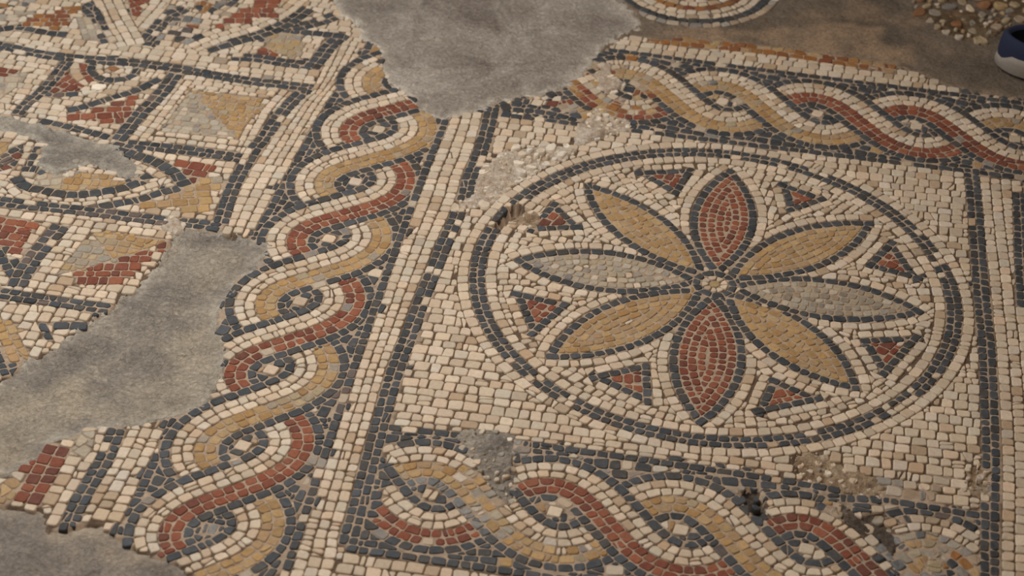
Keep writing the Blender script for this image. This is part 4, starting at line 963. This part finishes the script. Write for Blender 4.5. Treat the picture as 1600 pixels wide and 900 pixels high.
def lay_lumps(key, root):
    if key not in LUMPS: return
    n, (r0, r1), kinds, rough, nm = LUMPS[key]; poly = LUMPPOLY.get(key, PATCHPOLY[key]); b = bbox(poly)
    placed = []
    for t in range(n * 14):
        if len(placed) >= n: break
        x, y = rng.uniform(b[0], b[1]), rng.uniform(b[2], b[3])
        if not inside((x, y), poly): continue
        r = r0 + (r1 - r0) * rng.random() ** 1.6
        if t < n * 2: r = r1 * rng.uniform(.7, 1)
        if any((x - u) ** 2 + (y - v) ** 2 < (.86 * (r + q)) ** 2 for u, v, q in placed): continue
        placed.append((x, y, r))
        m = rng.choice((5, 6, 6, 7)); a0 = rng.random() * 6.28; st = rng.uniform(.55, 1.0); sa = rng.random() * 3.14
        P = []
        for i in range(m):
            a = a0 + (i + rng.uniform(-.36, .36)) * 6.283 / m; rr = r * rng.uniform(.72, 1.12)
            u, v = math.cos(a) * rr, math.sin(a) * rr * st
            P.append((x + u * math.cos(sa) - v * math.sin(sa), y + u * math.sin(sa) + v * math.cos(sa)))
        P = ccw(P)
        c = {'P': P, 'E': edges(P), 'kind': rng.choice(kinds), 'rough': rough, 'c': cent(P)}
        g = stone_geo(c)
        if g is None: continue
        V, F, tint, (mx, my) = g
        lift = {'rubble': .010, 'pale_mid': .003, 'pale_top': .004, 'upper_chip': .007, 'hole': -.006, 'dark_rubble': -.008, 'dark_rubble_right': -.006, 'lower_chip': -.002}.get(key, .002) * S
        mesh_obj(nm, [(p, q, z + lift) for p, q, z in V], F, M[MATOF[c['kind']]], root, [tint] * len(V), loc=(mx - root.location.x, my - root.location.y, 0), flat_top=True)
for n, (key, poly) in enumerate(PATCHES):
    name, label, cat, mk, zb, rough, st, rimw = PINFO[key]
    b = bbox(poly)
    b = (max(b[0], -4.0), min(b[1], 2.2), max(b[2], -2.6), min(b[3], 3.3))
    nx, ny = int((b[1] - b[0]) / st) + 3, int((b[3] - b[2]) / st) + 3
    X, Y = np.meshgrid(b[0] - st + np.arange(nx) * st, b[2] - st + np.arange(ny) * st, indexing='ij')
    wx = X + .012 * fbm(X, Y, 40 + n, 3, 22); wy = Y + .012 * fbm(X, Y, 80 + n, 3, 22)
    m = np.zeros(X.shape, bool); j = len(poly) - 1
    for i in range(len(poly)):
        xi, yi = poly[i]; xj, yj = poly[j]
        if yi != yj: m ^= ((yi > wy) != (yj > wy)) & (wx < (xj - xi) * (wy - yi) / (yj - yi) + xi)
        j = i
    dist = np.zeros(X.shape); e = m.copy()
    for _ in range(14):
        dist += e; e = shrink(e)
    d = dist * st
    h = fbm(X, Y, 7 + n, 6, 7.0, .62)
    z = zb + rough * h * np.clip(d / .03, .25, 1)
    if key in ('top', 'concrete'): z -= .002 * np.clip(d / .1, 0, 1)
    if key in ('top', 'left', 'crack', 'concrete'):
        lip = np.exp(-((d - .012) / .012) ** 2); z = z + lip * (.004 - zb) * .8 * (.4 + .6 * (fbm(X, Y, 99 + n, 3, 16) > -.2))
    if key == 'hole':
        ax, ay, bx, by2 = HOLE_SLOT; tt = np.clip(((X - ax) * (bx - ax) + (Y - ay) * (by2 - ay)) / ((bx - ax) ** 2 + (by2 - ay) ** 2), 0, 1)
        ds = np.hypot(X - ax - tt * (bx - ax), Y - ay - tt * (by2 - ay))
        z = -.010 - .075 * np.exp(-(ds / .026) ** 2) * (.55 + .8 * tt) + .008 * h
    rim = np.clip(1.25 * np.exp(-d / .030) * rimw, 0, 1)
    stain = np.zeros(X.shape)
    for key2, poly2, amt in STAINS:
        if key2 == key:
            sx, sy = X + .05 * fbm(X, Y, 60, 3, 8), Y + .05 * fbm(X, Y, 61, 3, 8)
            mm = np.zeros(X.shape, bool); jj = len(poly2) - 1
            for ii in range(len(poly2)):
                xi, yi = poly2[ii]; xj, yj = poly2[jj]
                if yi != yj: mm ^= ((yi > sy) != (yj > sy)) & (sx < (xj - xi) * (sy - yi) / (yj - yi) + xi)
                jj = ii
            f = mm.astype(float)
            for _ in range(6):
                f[1:-1, 1:-1] = (f[:-2, 1:-1] + f[2:, 1:-1] + f[1:-1, :-2] + f[1:-1, 2:] + f[1:-1, 1:-1]) / 5
            stain = np.maximum(stain, f * amt)
    ids = -np.ones(X.shape, int); mm = m.copy()
    # a ring of vertices beyond the edge sinks under the stones
    ring = m.copy(); ring[1:] |= m[:-1]; ring[:-1] |= m[1:]; ring[:, 1:] |= ring[:, :-1]; ring[:, :-1] |= ring[:, 1:]
    z = np.where(m, z, -.022)
    ids[ring] = np.arange(ring.sum())
    V = np.stack([X[ring] * S, Y[ring] * S, z[ring] * S], -1)
    q = np.stack([ids[:-1, :-1], ids[1:, :-1], ids[1:, 1:], ids[:-1, 1:]], -1).reshape(-1, 4)
    q = q[(q >= 0).all(1)]
    cx, cy = V[:, 0].mean(), V[:, 1].mean(); V[:, 0] -= cx; V[:, 1] -= cy
    o = mesh_obj(name, V.tolist(), q.tolist(), MM[mk], None, loc=(cx, cy, 0), rim=rim[ring])
    a = o.data.attributes.new('stain', 'FLOAT', 'POINT'); a.data.foreach_set('value', np.asarray(stain[ring], np.float32))
    setprops(o, label, cat, None, 'structure' if key == 'concrete' else None)
    ROOTS[key] = o
    lay_lumps(key, o)

# ------------------------------------------------------------------ the shoe at the far right
def simple_mat(name, c, rough, nscale=300, amt=.15, bump=.3, spec=.3):
    m, nt, b, N = nodes(name)
    n = noise(nt, N, nscale, 4, .6)
    nt.links.new(mixrgb(nt, N, 1.0, lin(c), ramp(nt, N, n, [(.3, 1 - amt), (.7, 1 + amt)]), 'MULTIPLY'), b.inputs['Base Color'])
    b.inputs['Roughness'].default_value = rough; b.inputs['Specular IOR Level'].default_value = spec
    bp = N('ShaderNodeBump'); bp.inputs['Strength'].default_value = bump; bp.inputs['Distance'].default_value = .001
    nt.links.new(n, bp.inputs['Height']); nt.links.new(bp.outputs[0], b.inputs['Normal'])
    return m
navy = simple_mat('navy_canvas', (36, 40, 60), .85, 900)
sole_m = simple_mat('grey_rubber', (140, 128, 115), .7, 200, .06)
lining = simple_mat('dark_lining', (20, 22, 32), .95, 500)
sock_m = simple_mat('dark_sock', (22, 24, 34), .95, 700)
shoe = empty('shoe', (SHOE_X * S, SHOE_Y * S, 0)); shoe.rotation_euler = (0, 0, SHOE_A)
setprops(shoe, 'dark navy slip-on shoe with a grey rubber sole standing on the concrete', 'shoe')
LEN = .275
def half_width(t):   # t: 0 heel .. 1 toe
    heel = (max(0, 1 - (1 - min(t / .20, 1)) ** 2.0)) ** .62
    return .0375 * heel * (1 + .22 * math.sin(math.pi * max(0, (t - .25)) / .9)) * (max(0, 1 - max(0, (t - .80) / .2) ** 2.4)) ** .5
TS = [0, .004, .015, .035, .065, .10, .16, .24, .34, .46, .58, .70, .80, .87, .92, .96, .985, .997, 1]
def shell(levels, tops=None):
    """rings of the shoe's plan at given (height, scale) levels; x runs from heel to toe"""
    V, F = [], []; n = None
    for lv in levels:
        ringv = []
        for sgn in (1, -1):
            for t in (TS if sgn == 1 else TS[::-1][1:-1]):
                z, sc, ins = lv(t)
                w = half_width(t) * sc
                x = ins + t * (LEN - 2 * ins)
                ringv.append((x, sgn * w, z))
        b = len(V); V += ringv; n = len(ringv)
        if b:
            for i in range(n): F.append((b - n + i, b - n + (i + 1) % n, b + (i + 1) % n, b + i))
    return V, F, n
def heel_h(t): return .050 - .005 * min(1, t / .3) + .016 * min(1, max(0, (t - .35) / .2)) - .020 * max(0, (t - .6) / .4)
lv = [lambda t: (0.0, .93, .004), lambda t: (.003, 1.0, .001), lambda t: (.008, 1.05, -.002), lambda t: (.013, 1.06, -.003), lambda t: (.0165, 1.05, -.002), lambda t: (.018, 1.0, .0)]
V, F, n = shell(lv); F.append(tuple(range(n))[::-1]); F.append(tuple(range(len(V) - n, len(V))))
sole = mesh_obj('sole', V, F, sole_m, shoe)
sole['label'] = 'grey rubber sole'
def bz(t): return .0265 if t > .05 else .015 + .0115 * max(0, (t - .025) / .025)
bum = [lambda t: (.004, 1.06, -.002), lambda t: (.010, 1.09, -.0032), lambda t: (bz(t) * .75, 1.10, -.0032), lambda t: (bz(t), 1.08, -.002), lambda t: (bz(t) + .0015, 1.03, 0)]
V, F, n = shell(bum); mesh_obj('side_bumper', V, F, sole_m, shoe)
def op(t, a, b): return a if t < .45 else max(.15, a - b * (t - .45))
up = [lambda t: (.014, 1.02, -.0005), lambda t: (.026, 1.03, -.001), lambda t: (.036, 1.0, .000), lambda t: (heel_h(t) - .002, op(t, .95, .5), .002), lambda t: (heel_h(t) + .001, op(t, .88, .6), .005), lambda t: (heel_h(t), op(t, .80, .8), .009), lambda t: (heel_h(t) - .004, op(t, .755, .9), .012)]
V, F, n = shell(up); mesh_obj('upper', V, F, navy, shoe)
inn = [lambda t: (heel_h(t) - .0038, op(t, .76, .9), .0117), lambda t: (heel_h(t) - .014, op(t, .77, .9), .0115), lambda t: (.016, .84, .010)]
V, F, n = shell(inn); F.append(tuple(range(len(V) - n, len(V)))); mesh_obj('lining', V, F, lining, shoe)
